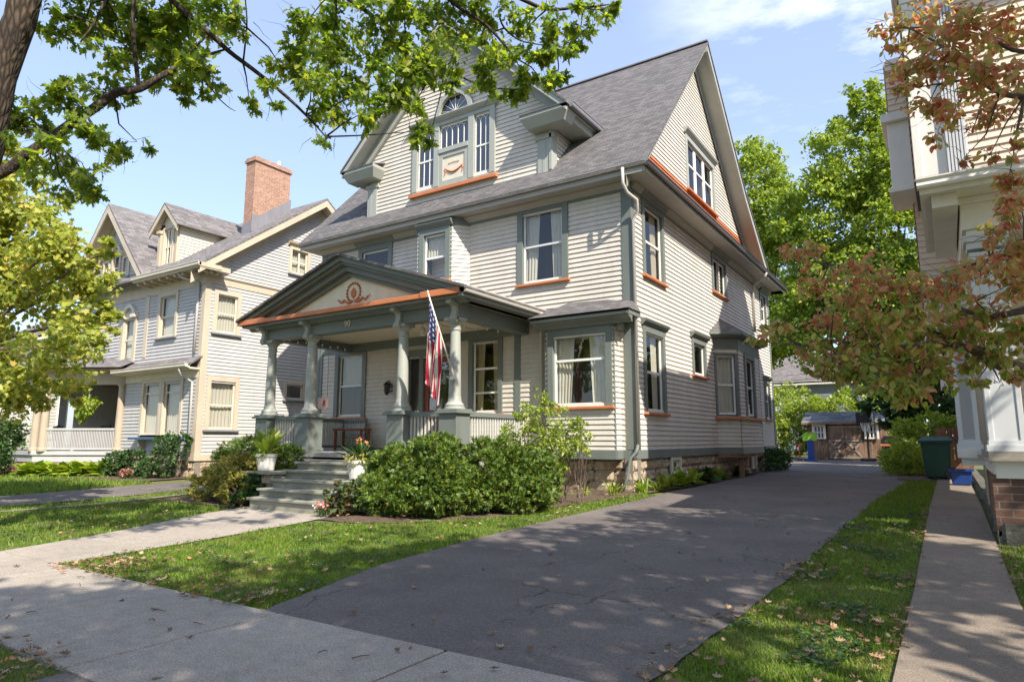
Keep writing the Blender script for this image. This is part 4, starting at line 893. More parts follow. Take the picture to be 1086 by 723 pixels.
fallen('fallen_leaves',[(-7,.8),(-4.0,.8),(-3.9,1.85),(-5,1.9),(-7,1.85)],520,.065,.02)
fallen('fallen_leaves',[(-8,1.8),(1,1.8),(1,3.1),(-8,3.1)],34,.06,.014)
fallen('fallen_leaves',[(-4.6,3.2),(-1.4,3.2),(-1.3,12),(-4.7,12)],60,.055,.01)
fallen('fallen_leaves',[(-.42,3.2),(-.3,3.2),(-.32,12),(-.4,12)],110,.05,.02)
fallen('fallen_leaves',[(.3,5),(.42,5),(.42,9),(.3,9)],60,.05,.02)
fallen('fallen_leaves',[(-8.1,6.8),(-6,7.4),(-5.4,9.5),(-4.8,12),(-6,12),(-8,7.6)],420,.06,.05)
def weeds(poly,n):
    xs=[p[0] for p in poly];ys=[p[1] for p in poly]; P=np.stack([RNG.uniform(min(xs),max(xs),n*3),RNG.uniform(min(ys),max(ys),n*3)],1); P=P[inpoly(P,poly)]
    f=np.array([noise.noise(Vector((a*2.3,b*2.3,9))) for a,b in P]); P=P[f>.18][:n]; n=len(P)
    a=RNG.uniform(0,6.28,n); tip=np.column_stack([np.cos(a),np.sin(a),RNG.uniform(0,.5,n)]); nr=np.column_stack([RNG.normal(size=(n,2))*.25,np.ones(n)])
    tag(leafmesh('lawn_clover',np.column_stack([P,gz(P[:,1])+RNG.uniform(.008,.03,n)]),tip,nr,.026*RNG.uniform(.5,1.4,n),T_maple(),M['dkgreen']),None,None,kind='stuff')
weeds(main,7000); weeds([(-1.33,3.14),(-.36,3.14),(-.36,12),(-1.2,12)],4500); weeds([(-13.1,3.14),(-8.72,3.14),(-10.35,6.6),(-13.2,7.3)],3500)
tw=MB()
for k in range(26):
    x=random.uniform(-7.5,-1.5); y=random.uniform(2,4.6); a=random.uniform(0,6.28); l=random.uniform(.05,.18)
    tw.tube([(x,y,.022),(x+l*.5*math.cos(a),y+l*.5*math.sin(a),.03),(x+l*math.cos(a+.3),y+l*math.sin(a+.3),.022)],[.004,.0035,.002],4)
tag(build(tw,'fallen_twigs',M['bark']),None,None,kind='stuff')
# ================================================================ the left neighbour
NB=dict(case=M['ncream'],sash=M['ncreamw'],sill=M['flash'],hood=M['ncream'],curt=M['curtain'])
N=thing('grey_house','grey clapboard house with cream trim, steep gables and a brick chimney','house',(-21,10.87,.15))
NX=-17.9; NY=10.87
NF=Fr((0,NY,0),(1,0,0),(0,-1,0)); NS=Fr((NX,0,0),(0,1,0),(1,0,0))
W=MB(); hF=[(-25.5,-22.02,.7,3.25),(-20.27,-19.42,4.32,5.6),(-22.45,-21.75,3.7,5.1),(-20.9,-18.7,1.3,2.9)]
clap(W,NF,.75,5.9,-25.4,NX,hF); hS=[(11.25,11.9,4.35,5.5),(11.2,12.0,1.5,2.9),(13.85,14.5,2.5,2.98)]
clap(W,NS,.75,5.9,NY,20,hS); clap(W,Fr((0,NY,0),(1,0,0),(0,-1,0)),5.9,9.0,lambda z:-23.3-(8.75-z)/1.1,lambda z:min(-21.0,-23.3+(8.75-z)/1.1),[(-23.6,-23.2,6.6,7.5),(-24.1,-23.85,6.65,7.3),(-22.95,-22.7,6.65,7.3)])
clap(W,NS,6.02,9.2,lambda z:10.5+(z-6.15)/.745+.1,lambda z:19.2-(z-6.15)/.745,[(13.8,14.45,6.7,7.5)])
clap(W,Fr((-25.4,0,0),(0,1,0),(-1,0,0)),.75,6.2,NY,20)
build(W,'wall',M['nsid'],N)
T=MB(); T.fb(NF,-25.4,NX+.03,5.72,6.05,0,.035); T.fb(NS,NY-.03,20,5.78,6.02,0,.03); T.sweep([(0,0),(.05,0),(.08,.05),(0,.07)],(NX,NY,5.98),(NX,20,5.98),(1,0,0))
T.fb(NF,-18.06,NX+.03,.75,5.75,0,.035);T.fb(NS,NY-.03,NY+.16,.75,5.8,0,.032);T.fb(NF,-21.15,-20.95,3.75,5.75,0,.035); T.fb(NF,-22,NX+.03,.6,.78,-.1,.04);T.fb(NS,NY-.03,20,.6,.78,-.1,.04)
build(T,'trim',M['ncream'],N,bevel=.006)
T=MB()
for k in range(9): x=-21.0+.42*k; T.box(x,x+.07,10.42,NY,5.98,6.1)
for k in range(3): y=11.1+.35*k; T.box(NX,NX+.38,10.5+.22*k,10.57+.22*k,5.98,6.1)
T.box(-21.1,-17.45,10.38,NY,6.08,6.13); T.box(-17.9,-17.45,10.38,11.3,6.08,6.13); T.box(-21.1,-17.43,10.34,10.39,6.06,6.2); T.box(-17.46,-17.42,10.34,11.3,6.06,6.2)
build(T,'eave_brackets',M['ncream'],N)
Rf=MB(); sl=lambda *p,t=.07:Rf.slab(p,t,(0,0,-1))
sl((-25.8,10.34,6.2),(-17.42,10.34,6.2),(-17.42,14.8,9.5),(-25.8,14.8,9.5)); sl((-25.8,14.8,9.5),(-17.42,14.8,9.5),(-17.42,19.3,6.2),(-25.8,19.3,6.2))
for sg in (-1,1):
    a=[(-23.3+sg*2.55,10.4,6.35),(-23.3+sg*2.55,12.5,6.35),(-23.3,14.6,9.16),(-23.3,10.4,9.16)]
    if sg<0:a=a[::-1]
    sl(*a)
dx,dy=-20.75,11.2
for sg in (-1,1):
    a=[(dx+sg*.85,dy-.25,8.0),(dx+sg*.85,13.6,8.0),(dx,14.4,8.85),(dx,dy-.25,8.85)]
    if sg<0:a=a[::-1]
    sl(*a,t=.05)
build(Rf,'roof',M['roof2'],N)
T=MB()
for sg in (-1,1):
    def P(d,y,z): return (-23.3+sg*d,y,9.1-d*1.1+z)
    T.add([P(0,10.4,0),P(2.5,10.4,0),P(2.5,10.4,-.28),P(0,10.4,-.28),P(0,10.46,0),P(2.5,10.46,0),P(2.5,10.46,-.28),P(0,10.46,-.28)],[(0,1,2,3),(4,7,6,5),(3,2,6,7)])
    T.add([P(0,10.46,-.1),P(2.5,10.46,-.1),P(2.5,NY,-.1),P(0,NY,-.1)],[(0,1,2,3)]); T.add([P(0,NY-.04,-.1),P(2.4,NY-.04,-.1),P(2.4,NY-.04,-.5),P(0,NY-.04,-.5)],[(0,1,2,3)])
    def Q(d,y,z): return (dx+sg*d,y,8.80-d*1.0+z)
    T.add([Q(0,dy-.24,0),Q(.83,dy-.24,0),Q(.83,dy-.24,-.2),Q(0,dy-.24,-.2),Q(0,dy-.2,0),Q(.83,dy-.2,0),Q(.83,dy-.2,-.2),Q(0,dy-.2,-.2)],[(0,1,2,3),(4,7,6,5),(3,2,6,7)]); T.add([Q(0,dy-.2,-.08),Q(.8,dy-.2,-.08),Q(.8,dy,-.08),Q(0,dy,-.08)],[(0,1,2,3)])
# side gable rake
for (y0,z0),(y1,z1) in (((10.34,6.15),(14.8,9.44)),((14.8,9.44),(19.3,6.15))):
    for x0,x1,h,o_ in ((-17.5,-17.43,.24,0),(-17.88,-17.5,.05,-.1)): T.add([(x0,y0,z0+o_),(x1,y0,z0+o_),(x1,y1,z1+o_),(x0,y1,z1+o_),(x0,y0,z0-h+o_),(x1,y0,z0-h+o_),(x1,y1,z1-h+o_),(x0,y1,z1-h+o_)],[(0,1,2,3),(4,7,6,5),(1,5,6,2),(0,3,7,4)])
    T.add([(-17.86,y0,z0-.12),(-17.86,y1,z1-.12),(-17.86,y1,z1-.5),(-17.86,y0,z0-.5)],[(0,1,2,3)])
T.box(-18.05,-17.4,10.3,11.0,6.1,6.22)
build(T,'gable_trim',M['ncream'],N)
# dormer
W=MB(); DFr=Fr((0,dy,0),(1,0,0),(0,-1,0)); clap(W,Fr((dx+.62,0,0),(0,1,0),(1,0,0)),6.7,8.05,dy,lambda z:10.34+(z-6.2)/.74+.1); clap(W,Fr((dx-.62,0,0),(0,1,0),(-1,0,0)),6.7,8.05,dy,14); W.fb(DFr,dx-.62,dx-.3,6.6,8.2,-.1,0);W.fb(DFr,dx+.3,dx+.62,6.6,8.2,-.1,0);W.fb(DFr,dx-.3,dx+.3,6.6,6.75,-.1,0); W.prismF(DFr,[(dx-.62,8.05),(dx+.62,8.05),(dx,8.7)],-.1,-.0)
dw=build(W,'dormer',M['ncreamw'],N)
window(N,DFr,dx-.26,dx+.26,6.8,8.0,casing=.07,mats=NB,curt='half',hood=False,sill=False,mull=(.33,.67))
for cx in (dx-.5,dx+.5): 
    q=MB(); q.fb(DFr,cx-.07,cx+.07,6.7,7.9,0,.06); q.fb(DFr,cx-.1,cx+.1,7.9,8.0,0,.12); build(q,'pilaster',M['ncream'],dw)
# gable group of windows, arched centre
for a0,a1,b0,b1 in ((-23.55,-23.1,6.55,7.45),(-24.15,-23.85,6.6,7.25),(-22.8,-22.5,6.6,7.25)): window(N,NF,a0,a1,b0,b1,casing=.09,mats=NB,curt='low',hood=a0!=-23.55,sill=True)
for cx,cz,r in ((-23.32,7.5,.3),(-22.1,5.2,.38)):
    q=MB()
    for k in range(10):
        t0,t1=math.pi*k/10,math.pi*(k+1)/10; q.prismF(NF,[(cx+r*.7*math.cos(t0),cz+r*.7*math.sin(t0)),(cx+r*math.cos(t0),cz+r*math.sin(t0)),(cx+r*math.cos(t1),cz+r*math.sin(t1)),(cx+r*.7*math.cos(t1),cz+r*.7*math.sin(t1))],0,.1)
    q.fb(NF,cx-.5,cx-.22,cz-.08,cz+.02,0,.15); q.fb(NF,cx+.22,cx+.5,cz-.08,cz+.02,0,.15); build(q,'window_arch',M['ncreamw'],N)
window(N,NF,-20.27,-19.42,4.32,5.6,casing=.12,mats=NB,curt='full',hood=False)
window(N,NF,-22.42,-21.78,3.7,5.1,casing=.17,mats=NB,curt='full',hood=False)
window(N,NS,11.25,11.9,4.35,5.5,casing=.13,mats=NB,curt='full',hood=False)
window(N,NS,11.2,12.0,1.5,2.9,casing=.13,mats=NB,curt='full',hood=False)
window(N,NS,13.85,14.5,2.5,2.98,casing=.1,style='plain',mats=NB,curt=None,hood=False,glass='glassd')
window(N,NS,13.8,14.45,6.7,7.5,casing=.1,mats=NB,curt='full',mull=(.5,))
window(N,NF,-20.85,-19.95,1.35,2.92,casing=.12,mats=NB,curt='full',hood=False,sill=False,trans=.8,style='plain')
window(N,NF,-19.7,-18.8,1.35,2.92,casing=.12,mats=NB,curt='full',hood=False,sill=False,trans=.8,style='plain')
q=MB(); q.fb(NF,-21.1,-18.5,1.2,1.27,-.02,.28); build(q,'sill',paint('blue_sill',(.03,.09,.17),.5),N)
q=MB()
for x in (-20.6,-19.0): q.prismF(Fr((x,NY,0),(0,-1,0),(1,0,0)),[(0,1.2),(.25,1.2),(.2,1.02),(.06,.92),(0,.85)],-.05,.05)
build(q,'bracket',M['ncream'],N)
# pent roof between the storeys
q=MB(); q.slab([(-22.0,10.45,3.32),(-17.85,10.45,3.32),(-17.85,NY,3.62),(-22.0,NY,3.62)],.06,(0,0,-1)); build(q,'pent_roof',M['roof2'],N)
q=MB(); q.box(-22.0,-17.85,10.42,10.5,3.22,3.33); q.box(-22,-17.9,10.5,NY,3.2,3.25); q.fb(NF,-22,-17.95,2.98,3.2,0,.04); build(q,'pent_cornice',M['ncreamw'],N)
gutter('gutter',(-22.0,10.43,3.24),(-17.83,10.43,3.24),(0,-1,0),M['ncreamw'],N); gutter('gutter',(-21.1,10.36,6.12),(-17.4,10.36,6.12),(0,-1,0),M['ncreamw'],N)
pipe('downspout',[(-18.2,10.4,3.2),(-18.2,10.5,3.0),(-18.15,10.78,2.85),(-18.15,10.8,.5)],.04,M['nsid'],N)
pipe('downspout',[(-18.7,10.4,6.1),(-18.6,10.5,5.95),(-18.2,10.8,5.8),(-18.2,10.8,3.7)],.04,M['nsid'],N)
q=MB(); q.box(-18.98,-18.5,12.65,14.05,7,10.36); q.box(-19.03,-18.45,12.6,14.1,10.36,10.44);q.box(-19.0,-18.48,12.63,14.07,10.44,10.52); ch=build(q,'chimney',M['brickch'],N)
q=MB(); q.add([(-18.47,12.6,7.9),(-18.47,14.1,8.95),(-18.47,14.1,9.45),(-18.47,12.6,8.3),(-19.0,12.62,7.8),(-18.47,12.62,7.8),(-18.47,12.62,8.3),(-19.0,12.62,8.2)],[(0,1,2,3),(4,5,6,7)]); q.box(-18.49,-18.465,12.61,14.1,7.9,8.5); build(q,'flashing',M['flash'],ch)
q=MB(); q.tube([(-18.7,13.7,10.5),(-18.7,13.7,10.75)],.05,8); build(q,'flue',M['white'],ch)
stonewall('foundation',Fr((0,NY-.01,0),(1,0,0),(0,-1,0)),-22,NX,.1,.6,N); stonewall('foundation',Fr((NX-.01,0,0),(0,1,0),(1,0,0)),NY,16,.1,.6,N)
# corner porch with its slanted face
A=Vector((-22.0,10.87,0)); B=Vector((-24.33,9.34,0)); Cc=Vector((-31.6,9.34,0)); Dd=Vector((-31.6,13,0)); E_=Vector((-22.0,13,0))
q=MB(); q.slab([(p.x,p.y,.82) for p in (A,B,Cc,Dd,E_)],.1,(0,0,-1)); npor=build(q,'porch',M['deck'],N)
nd_=Vector((B.y-A.y,-(B.x-A.x),0)).normalized()
nout=Vector((.549,-.836,0))
q=MB()
for p0,p1 in ((A,B),(B,Cc)):
    F,L=face(p1,p0); q.fb(F,0,L,.5,.72,-.04,.0); q.fb(F,-.02,L+.02,.72,.84,-.04,.05)
build(q,'porch_fascia',M['nsid'],npor)
q=MB()
for p0,p1 in ((A,B),(B,Cc)):
    F,L=face(p1,p0); q.fb(F,0,L,.05,.5,-.1,-.02)
build(q,'porch_base',M['brickch'],npor)
q=MB()
for p0,p1 in ((A,B),(B,Cc)):
    F,L=face(p1,p0); q.fb(F,-.05,L+.05,2.95,3.35,-.16,.04); q.fb(F,-.1,L+.1,3.35,3.45,-.16,.22)
build(q,'beam',M['tan'],npor)
q=MB(); e=[(-21.6,10.45),(-24.2,8.98),(-31.9,8.98),(-31.9,13),(-21.6,13)]; q.add([(x,y,3.46) for x,y in e]+[(-21.6,11.5,4.0),(-24.6,10.87,4.1),(-31.9,10.87,4.1)],[(0,1,6,5),(1,2,7,6),(4,3,2,1,0)]); build(q,'porch_roof',M['roof2'],npor)
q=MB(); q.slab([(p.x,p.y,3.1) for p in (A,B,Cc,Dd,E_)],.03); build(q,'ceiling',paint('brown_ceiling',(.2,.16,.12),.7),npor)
u=(A-B).normalized()
for p in (A-u*.12,B+u*.28,B+Vector((-.1,.05,0)),B+Vector((-2.6,.05,0)),Cc+Vector((.2,.1,0))):
    q=MB(); q.lathe([(.15,.84),(.15,.92),(.125,.95),(.12,1.6),(.10,2.8),(.10,2.86),(.14,2.92),(.14,2.96)],(p.x,p.y,0),18); build(q,'column',M['tan'],npor)
F,L=face(B,A); q=MB(); q.fb(F,.3,L-.2,1.5,1.56,-.04,.04); q.fb(F,.3,L-.2,.88,.93,-.03,.03)
n=44
for k in range(n): a=.34+(L-.58)*k/n; q.fb(F,a,a+.026,.93,1.5,-.012,.012)
build(q,'railing',M['nsid'],npor)
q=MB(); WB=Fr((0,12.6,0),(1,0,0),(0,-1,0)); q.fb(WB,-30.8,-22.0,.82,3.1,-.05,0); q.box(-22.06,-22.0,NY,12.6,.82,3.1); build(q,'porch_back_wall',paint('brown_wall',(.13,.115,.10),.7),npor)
q=MB(); q.fb(WB,-30.0,-29.0,.85,2.85,0,.05);q.fb(WB,-26.6,-25.6,.85,2.85,0,.05);q.fb(WB,-28.4,-27.6,1.2,2.85,0,.05); dfm=build(q,'door_frame',M['ncream'],npor)
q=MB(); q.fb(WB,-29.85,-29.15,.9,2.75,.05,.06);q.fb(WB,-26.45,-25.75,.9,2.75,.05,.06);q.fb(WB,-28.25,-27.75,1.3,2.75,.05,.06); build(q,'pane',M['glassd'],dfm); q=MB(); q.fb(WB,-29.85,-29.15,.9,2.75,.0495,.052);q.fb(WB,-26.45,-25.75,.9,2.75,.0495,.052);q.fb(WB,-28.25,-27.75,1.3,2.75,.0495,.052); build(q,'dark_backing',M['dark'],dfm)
for k,(x,y,rz) in enumerate(((-26.3,10.6,.3),(-24.2,11.2,-.2))):
    t=thing('wicker_chair',['dark wicker armchair far left on the neighbouring porch','dark wicker armchair behind the railing of the neighbouring porch'][k],'chair',(x,y,.82),'chairs on the neighbouring porch')
    q=MB(); q.box(x-.3,x+.3,y-.28,y+.25,1.15,1.25); build(q,'seat',M['iron'],t,bevel=.02)
    q=MB(); q.grid(lambda u_,v:Vector((x+.34*math.sin((u_-.5)*2.6),y+.1+.22*math.cos((u_-.5)*2.6),1.2+v*(.55-.2*abs(u_-.5)))),12,8); q.box(x-.34,x-.27,y-.28,y+.2,1.4,1.45);q.box(x+.27,x+.34,y-.28,y+.2,1.4,1.45); build(q,'backrest',M['iron'],t)
    for lx in (-.26,.26):
        for ly in (-.24,.2): q=MB(); q.tube([(x+lx,y+ly,.82),(x+lx,y+ly,1.42)],.025,6); build(q,'leg',M['iron'],t)
t=thing('hanging_basket','trailing pale green plant in a basket hung from the neighbouring porch','plant',(-23.25,10.35,2.4))
q=MB(); q.tube([(-23.25,10.35,3.05),(-23.25,10.35,2.5)],.01,5); q.lathe([(.01,2.18),(.13,2.2),(.19,2.38),(.18,2.4)],(-23.25,10.35,0),14); build(q,'basket',M['white'],t)
cloud('foliage',[(-23.25,10.35,2.42,.34,.34,.17),(-23.45,10.3,2.15,.22,.22,.3),(-23.1,10.3,2.25,.2,.2,.25),(-23.5,10.3,1.95,.12,.12,.2)],900,.10,T_simple(),M['hosta'],t,droop=.6)
# ================================================================ house on the right
RW=dict(case=M['rwhite'],sash=M['rwhite'],sill=M['rwhite'],hood=M['rwhite'])
Q_=thing('cream_house','cream clapboard house with fluted white porch columns on brick piers','house',(3,11,.15))
RX=.55; RY=11.5; W=MB()
clap(W,Fr((RX,0,0),(0,-1,0),(-1,0,0)),.85,7.9,-25,-RY); clap(W,Fr((0,RY,0),(1,0,0),(0,-1,0)),.85,4.2,RX,8)
clap(W,Fr((0,10.2,0),(1,0,0),(0,-1,0)),4.25,7.7,.5,8); clap(W,Fr((-.1,0,0),(0,-1,0),(-1,0,0)),4.6,7.7,-11.6,-10.2)
W.add([(.42,14.0,7.8),(.42,21.6,7.8),(.42,17.8,12.1)],[(0,1,2)]); W.box(7.9,8,11,25,.5,7.9); W.box(RX,8,24.9,25,.5,7.9)
build(W,'wall',M['rsid'],Q_)
T=MB(); F2=Fr((0,10.2,0),(1,0,0),(0,-1,0)); T.fb(F2,-.1,.28,4.3,7.75,-.2,.0); T.fb(F2,-.1,.0,4.3,7.75,0,.03); T.fb(F2,-.1,8,7.3,7.75,0,.05); T.fb(F2,.28,.52,4.28,4.42,-.1,.07); T.fb(F2,.28,.52,7.1,7.3,-.1,.07)
T.fb(Fr((0,RY,0),(1,0,0),(0,-1,0)),RX-.02,RX+.18,.85,4.2,0,.04); 
build(T,'trim',M['rwhite'],Q_,bevel=.008)
T=MB()
for k in range(6): T.fb(F2,.285+.038*k,.31+.038*k,4.42,7.1,0,.06)
T.fb(F2,.28,.52,4.42,7.1,-.1,.03); build(T,'fluted_pilaster',M['rcol'],Q_)
T=MB(); T.box(-.2,8.2,9.8,11.6,7.75,7.9); T.box(0,RX,11.6,25.3,7.75,7.9); T.box(-.05,0,11.6,25.3,7.7,7.9); build(T,'soffit',M['rwhite'],Q_)
T=MB(); T.slab([(-.25,9.7,7.92),(8.5,9.7,7.92),(8.5,17,12.4),(4.2,17.8,12.3)],.08,(0,0,-1)); T.slab([(-.08,11.5,7.92),(-.08,25.4,7.92),(4.2,20,12.3),(4.2,17,12.3)],.08,(0,0,-1))
T.slab([(-.05,14.0,7.92),(-.05,17.8,12.3),(4.2,17.8,12.3),(4.2,14.0,7.92)],.08,(0,0,-1));T.slab([(-.05,21.6,7.92),(-.05,17.8,12.3),(4.2,17.8,12.3),(4.2,21.6,7.92)],.08,(0,0,-1)); build(T,'roof',M['roof2'],Q_)
# two-storey oriel on the side
T=MB(); 
def rbay(pts,z0,z1,mat,name):
    w=MB()
    for p,q_ in zip(pts,pts[1:]): F,L=face(p,q_); clap(w,F,z0,z1,0,L)
    return build(w,name,mat,Q_)
rbay([(-.18,16.5),(-.18,13.0),(.56,13.0)],3.1,6.6,M['rsid'],'oriel')
T.box(-.28,.56,12.92,16.6,2.75,3.1); T.box(-.22,.56,12.96,16.55,2.55,2.75); T.box(-.46,.1,12.3,13.3,5.35,6.5); T.box(-.50,.1,12.24,13.36,5.27,5.35); T.box(-.54,.1,12.2,13.4,6.5,6.65); build(T,'oriel_trim',M['rwhite'],Q_,bevel=.01)
rbay([(-.42,13.2),(-.42,12.4),(.5,12.4)],6.65,7.7,M['rsid'],'oriel_upper')
# porch
T=MB(); T.box(.35,8,9.1,11.5,1.0,1.07); T.box(.30,8,9.02,11.5,.97,1.0); rp_=build(T,'porch',paint('porch_cap_stone',(.25,.22,.18),.8,.2,6),Q_)
T=MB(); T.box(.38,8,9.14,11.45,.82,.97); T.box(.40,8,9.12,9.3,.78,.97); build(T,'porch_fascia',M['rwhite'],rp_)
T=MB(); T.box(.36,1.3,9.14,9.6,.22,.82); build(T,'brick_pier',M['brickp'],rp_)
T=MB(); T.box(.45,8,9.35,9.4,.1,.8); T.box(.45,.5,9.6,11.5,.1,.8)
for k in range(20): T.box(.40,.43,9.62+.095*k,9.66+.095*k,.15,.82)
build(T,'porch_skirt',M['fencew'],rp_)
stonewall('foundation',Fr((0,9.10,0),(1,0,0),(0,-1,0)),.36,1.35,-.05,.22,Q_,mat=M['mossy']); stonewall('foundation',Fr((.4,0,0),(0,-1,0),(-1,0,0)),-25,-9.1,.05,.3,Q_,mat=M['mossy'])
def sqcol(x0,x1,y0,y1,z0,z1,name='square_column',flute=False):
    t=MB(); t.box(x0-.04,x1+.04,y0-.04,y1+.04,z0,z0+.07); t.box(x0-.02,x1+.02,y0-.02,y1+.02,z0+.07,z0+.12)
    # tapered shaft with raised edge strips
    for a0,a1,b0,b1 in ((x0,x1,y0,y1),(x0-.012,x0+.04,y0-.012,y1+.012),(x1-.04,x1+.012,y0-.012,y1+.012)):
        t.box(a0,a1,b0,b1,z0+.12,z1-.25)
    n=5; w=(x1-x0-.1)/n
    if flute:
        for k in range(n): t.box(x0+.05+k*w+.012,x0+.05+(k+1)*w-.012,y0-.012,y0,z0+.14,z1-.27)
    for k in range(n): t.box(x0-.01,x0,y0+.05+k*w+.008,y0+.05+(k+1)*w-.008,z0+.14,z1-.27)
    t.box(x0-.02,x1+.02,y0-.02,y1+.02,z1-.25,z1-.2); t.box(x0-.06,x1+.06,y0-.06,y1+.06,z1-.08,z1); t.box(x0-.03,x1+.03,y0-.03,y1+.03,z1-.16,z1-.08)
    return build(t,name,M['rcol'],rp_,bevel=.004)
sqcol(.38,.69,9.16,9.47,1.07,3.55); sqcol(.12,.34,11.15,11.4,1.07,3.55,flute=True); T=MB(); T.box(.08,.6,11.1,11.5,.95,1.07); T.box(.12,.6,11.15,11.5,.85,.95); build(T,'pilaster_ledge',M['rwhite'],rp_); sqcol(3.4,3.7,9.16,9.47,1.07,3.55)
T=MB(); T.box(.32,8,9.1,9.5,3.62,4.0); T.box(.32,.6,9.5,11.5,3.62,4.0); T.box(.36,.75,9.14,9.5,3.55,3.62); T.box(.28,8,9.06,9.1,3.92,4.0); build(T,'beam',M['rwhite'],rp_,bevel=.008)
T=MB(); T.box(-.02,8,8.68,11.5,4.0,4.04); T.box(-.06,8,8.62,8.68,3.98,4.12); T.box(-.06,-.02,8.68,11.5,3.98,4.12); T.box(.05,.3,8.8,11.4,3.85,4.0); build(T,'porch_soffit',M['rwhite'],rp_)
gutter('gutter',(-.08,8.62,4.03),(8,8.62,4.03),(0,-1,0),M['rwhite'],rp_)
T=MB(); T.slab([(-.1,8.55,4.16),(8,8.55,4.16),(8,10.2,4.3),(-.1,10.2,4.3)],.04,(0,0,-1)); build(T,'porch_roof',M['roof2'],rp_)
pipe('downspout',[(.5,11.55,4.0),(.42,11.6,3.7),(.42,11.6,.3)],.04,M['rwhite'],Q_); pipe('downspout',[(.2,12.7,2.6),(.44,12.72,2.3),(.44,12.72,.3)],.035,M['ncream'],Q_)
T=MB(); T.box(-.05,.5,12.9,12.96,2.0,2.6); 
for y in (13.2,14.4,15.6): T.tube([(-.15,y,2.56),(.5,y,1.9)],.035,6)
build(T,'oriel_bracket',M['rwhite'],Q_)
# ================================================================ things at the end of the drive
def jit(*a): return random.uniform(*a)
M['brace']=weathered('grey_weathered_boards',(.16,.125,.095),(.32,.26,.20),2)
t=thing('wooden_shed','weathered brown board shed with grey shingle roof and crossed double doors','shed',(-4.4,38.5,.18)); sy=37.6
W=MB(); x=-6.2
while x<-2.65:
    w=jit(.12,.17); 
    z1=2.05; W.box(x,x+w-.008,sy-.012*random.random(),sy+.05,.2,z1); x+=w
W.box(-6.2,-2.65,sy+.05,40,.2,2.05)
build(W,'board_wall',M['shedw'],t)
T=MB(); T.slab([(-6.42,sy-.3,2.08),(-2.45,sy-.3,2.08),(-2.45,38.8,2.66),(-6.42,38.8,2.66)],.08,(0,0,-1)); T.slab([(-6.42,40.2,2.08),(-2.45,40.2,2.08),(-2.45,38.8,2.66),(-6.42,38.8,2.66)],.08,(0,0,-1)); build(T,'roof',M['slate'],t)
T=MB(); T.box(-6.42,-2.45,sy-.31,sy-.28,1.98,2.08); build(T,'fascia',M['fencew'],t)
for x0 in (-5.2,-4.42):
    T=MB(); T.box(x0,x0+.76,sy-.05,sy-.015,.25,1.9); DDo=build(T,'door',M['shedw'],t)
    T=MB()
    for z in (.3,1.15,1.85): T.box(x0,x0+.76,sy-.08,sy-.05,z-.05,z+.05)
    for a,b in (((x0+.05,.35),(x0+.71,1.1)),((x0+.71,.35),(x0+.05,1.1))): 
        d=Vector((b[0]-a[0],0,b[1]-a[1])).normalized(); n_=Vector((-d.z,0,d.x))*.05; T.add([Vector((a[0],sy-.075,a[1]))+n_,Vector((b[0],sy-.075,b[1]))+n_,Vector((b[0],sy-.075,b[1]))-n_,Vector((a[0],sy-.075,a[1]))-n_],[(0,1,2,3)])
    build(T,'door_brace',M['brace'],DDo)
for x0 in (-5.85,-3.45):
    window(t,Fr((0,sy-.085,0),(1,0,0),(0,-1,0)),x0,x0+.46,1.25,1.9,casing=.09,mats=RW,curt=None,hood=False,sill=False,mull=(.33,.67),glass='glassd')
t=thing('basketball_hoop','basketball hoop with black backboard on a post before the brown shed','basketball hoop',(-3.3,36.2,.18))
q=MB(); q.tube([(-3.3,36.3,.2),(-3.3,36.3,1.6),(-3.3,36.1,2.0)],.045,8); build(q,'post',M['iron'],t); q=MB(); q.box(-3.65,-2.95,35.9,36.5,.18,.32); build(q,'base',M['iron'],t,bevel=.04)
q=MB(); q.box(-3.72,-2.92,36.0,36.03,1.86,2.5); build(q,'backboard',glassm('smoked_board',(.18,.2,.22),.3),t); q=MB(); 
for a in ((-3.72,-2.92,1.86,1.9),(-3.72,-2.92,2.46,2.5),(-3.72,-3.68,1.9,2.46),(-2.96,-2.92,1.9,2.46),(-3.48,-3.16,2.0,2.02),(-3.48,-3.16,2.26,2.28),(-3.48,-3.46,2.0,2.28),(-3.18,-3.16,2.0,2.28)): q.box(a[0],a[1],35.98,36.0,a[2],a[3])
build(q,'frame',M['iron'],t)
q=MB(); q.tube([(-3.32+.2*math.cos(k*.393),35.75+.2*math.sin(k*.393),1.98) for k in range(17)],.012,6); build(q,'rim',M['rust'],t)
q=MB()
for k in range(12):
    a=k*.5236; q.tube([(-3.32+.2*math.cos(a),35.75+.2*math.sin(a),1.98),(-3.32+.11*math.cos(a+.4),35.75+.11*math.sin(a+.4),1.6)],.006,4); q.tube([(-3.32+.2*math.cos(a),35.75+.2*math.sin(a),1.98),(-3.32+.11*math.cos(a-.4),35.75+.11*math.sin(a-.4),1.6)],.006,4)
build(q,'net',M['white'],t)
t=thing('toy_basketball_hoop','childs blue and lime green toy basketball hoop left of the shed','toy hoop',(-5.6,34.6,.18))
q=MB(); q.box(-5.74,-5.46,34.55,34.72,.3,1.2); build(q,'post',M['blue_pl'],t,bevel=.03); q=MB(); q.box(-5.9,-5.35,34.4,34.9,.18,.3); build(q,'base',M['blue_pl'],t,bevel=.03)
q=MB(); q.prismF(Fr((0,34.6,0),(1,0,0),(0,-1,0)),[(-5.92,1.15),(-5.3,1.15),(-5.26,1.4),(-5.4,1.55),(-5.8,1.55),(-5.95,1.4)],0,.05); build(q,'backboard',paint('lime_plastic',(.26,.48,.04),.5),t)
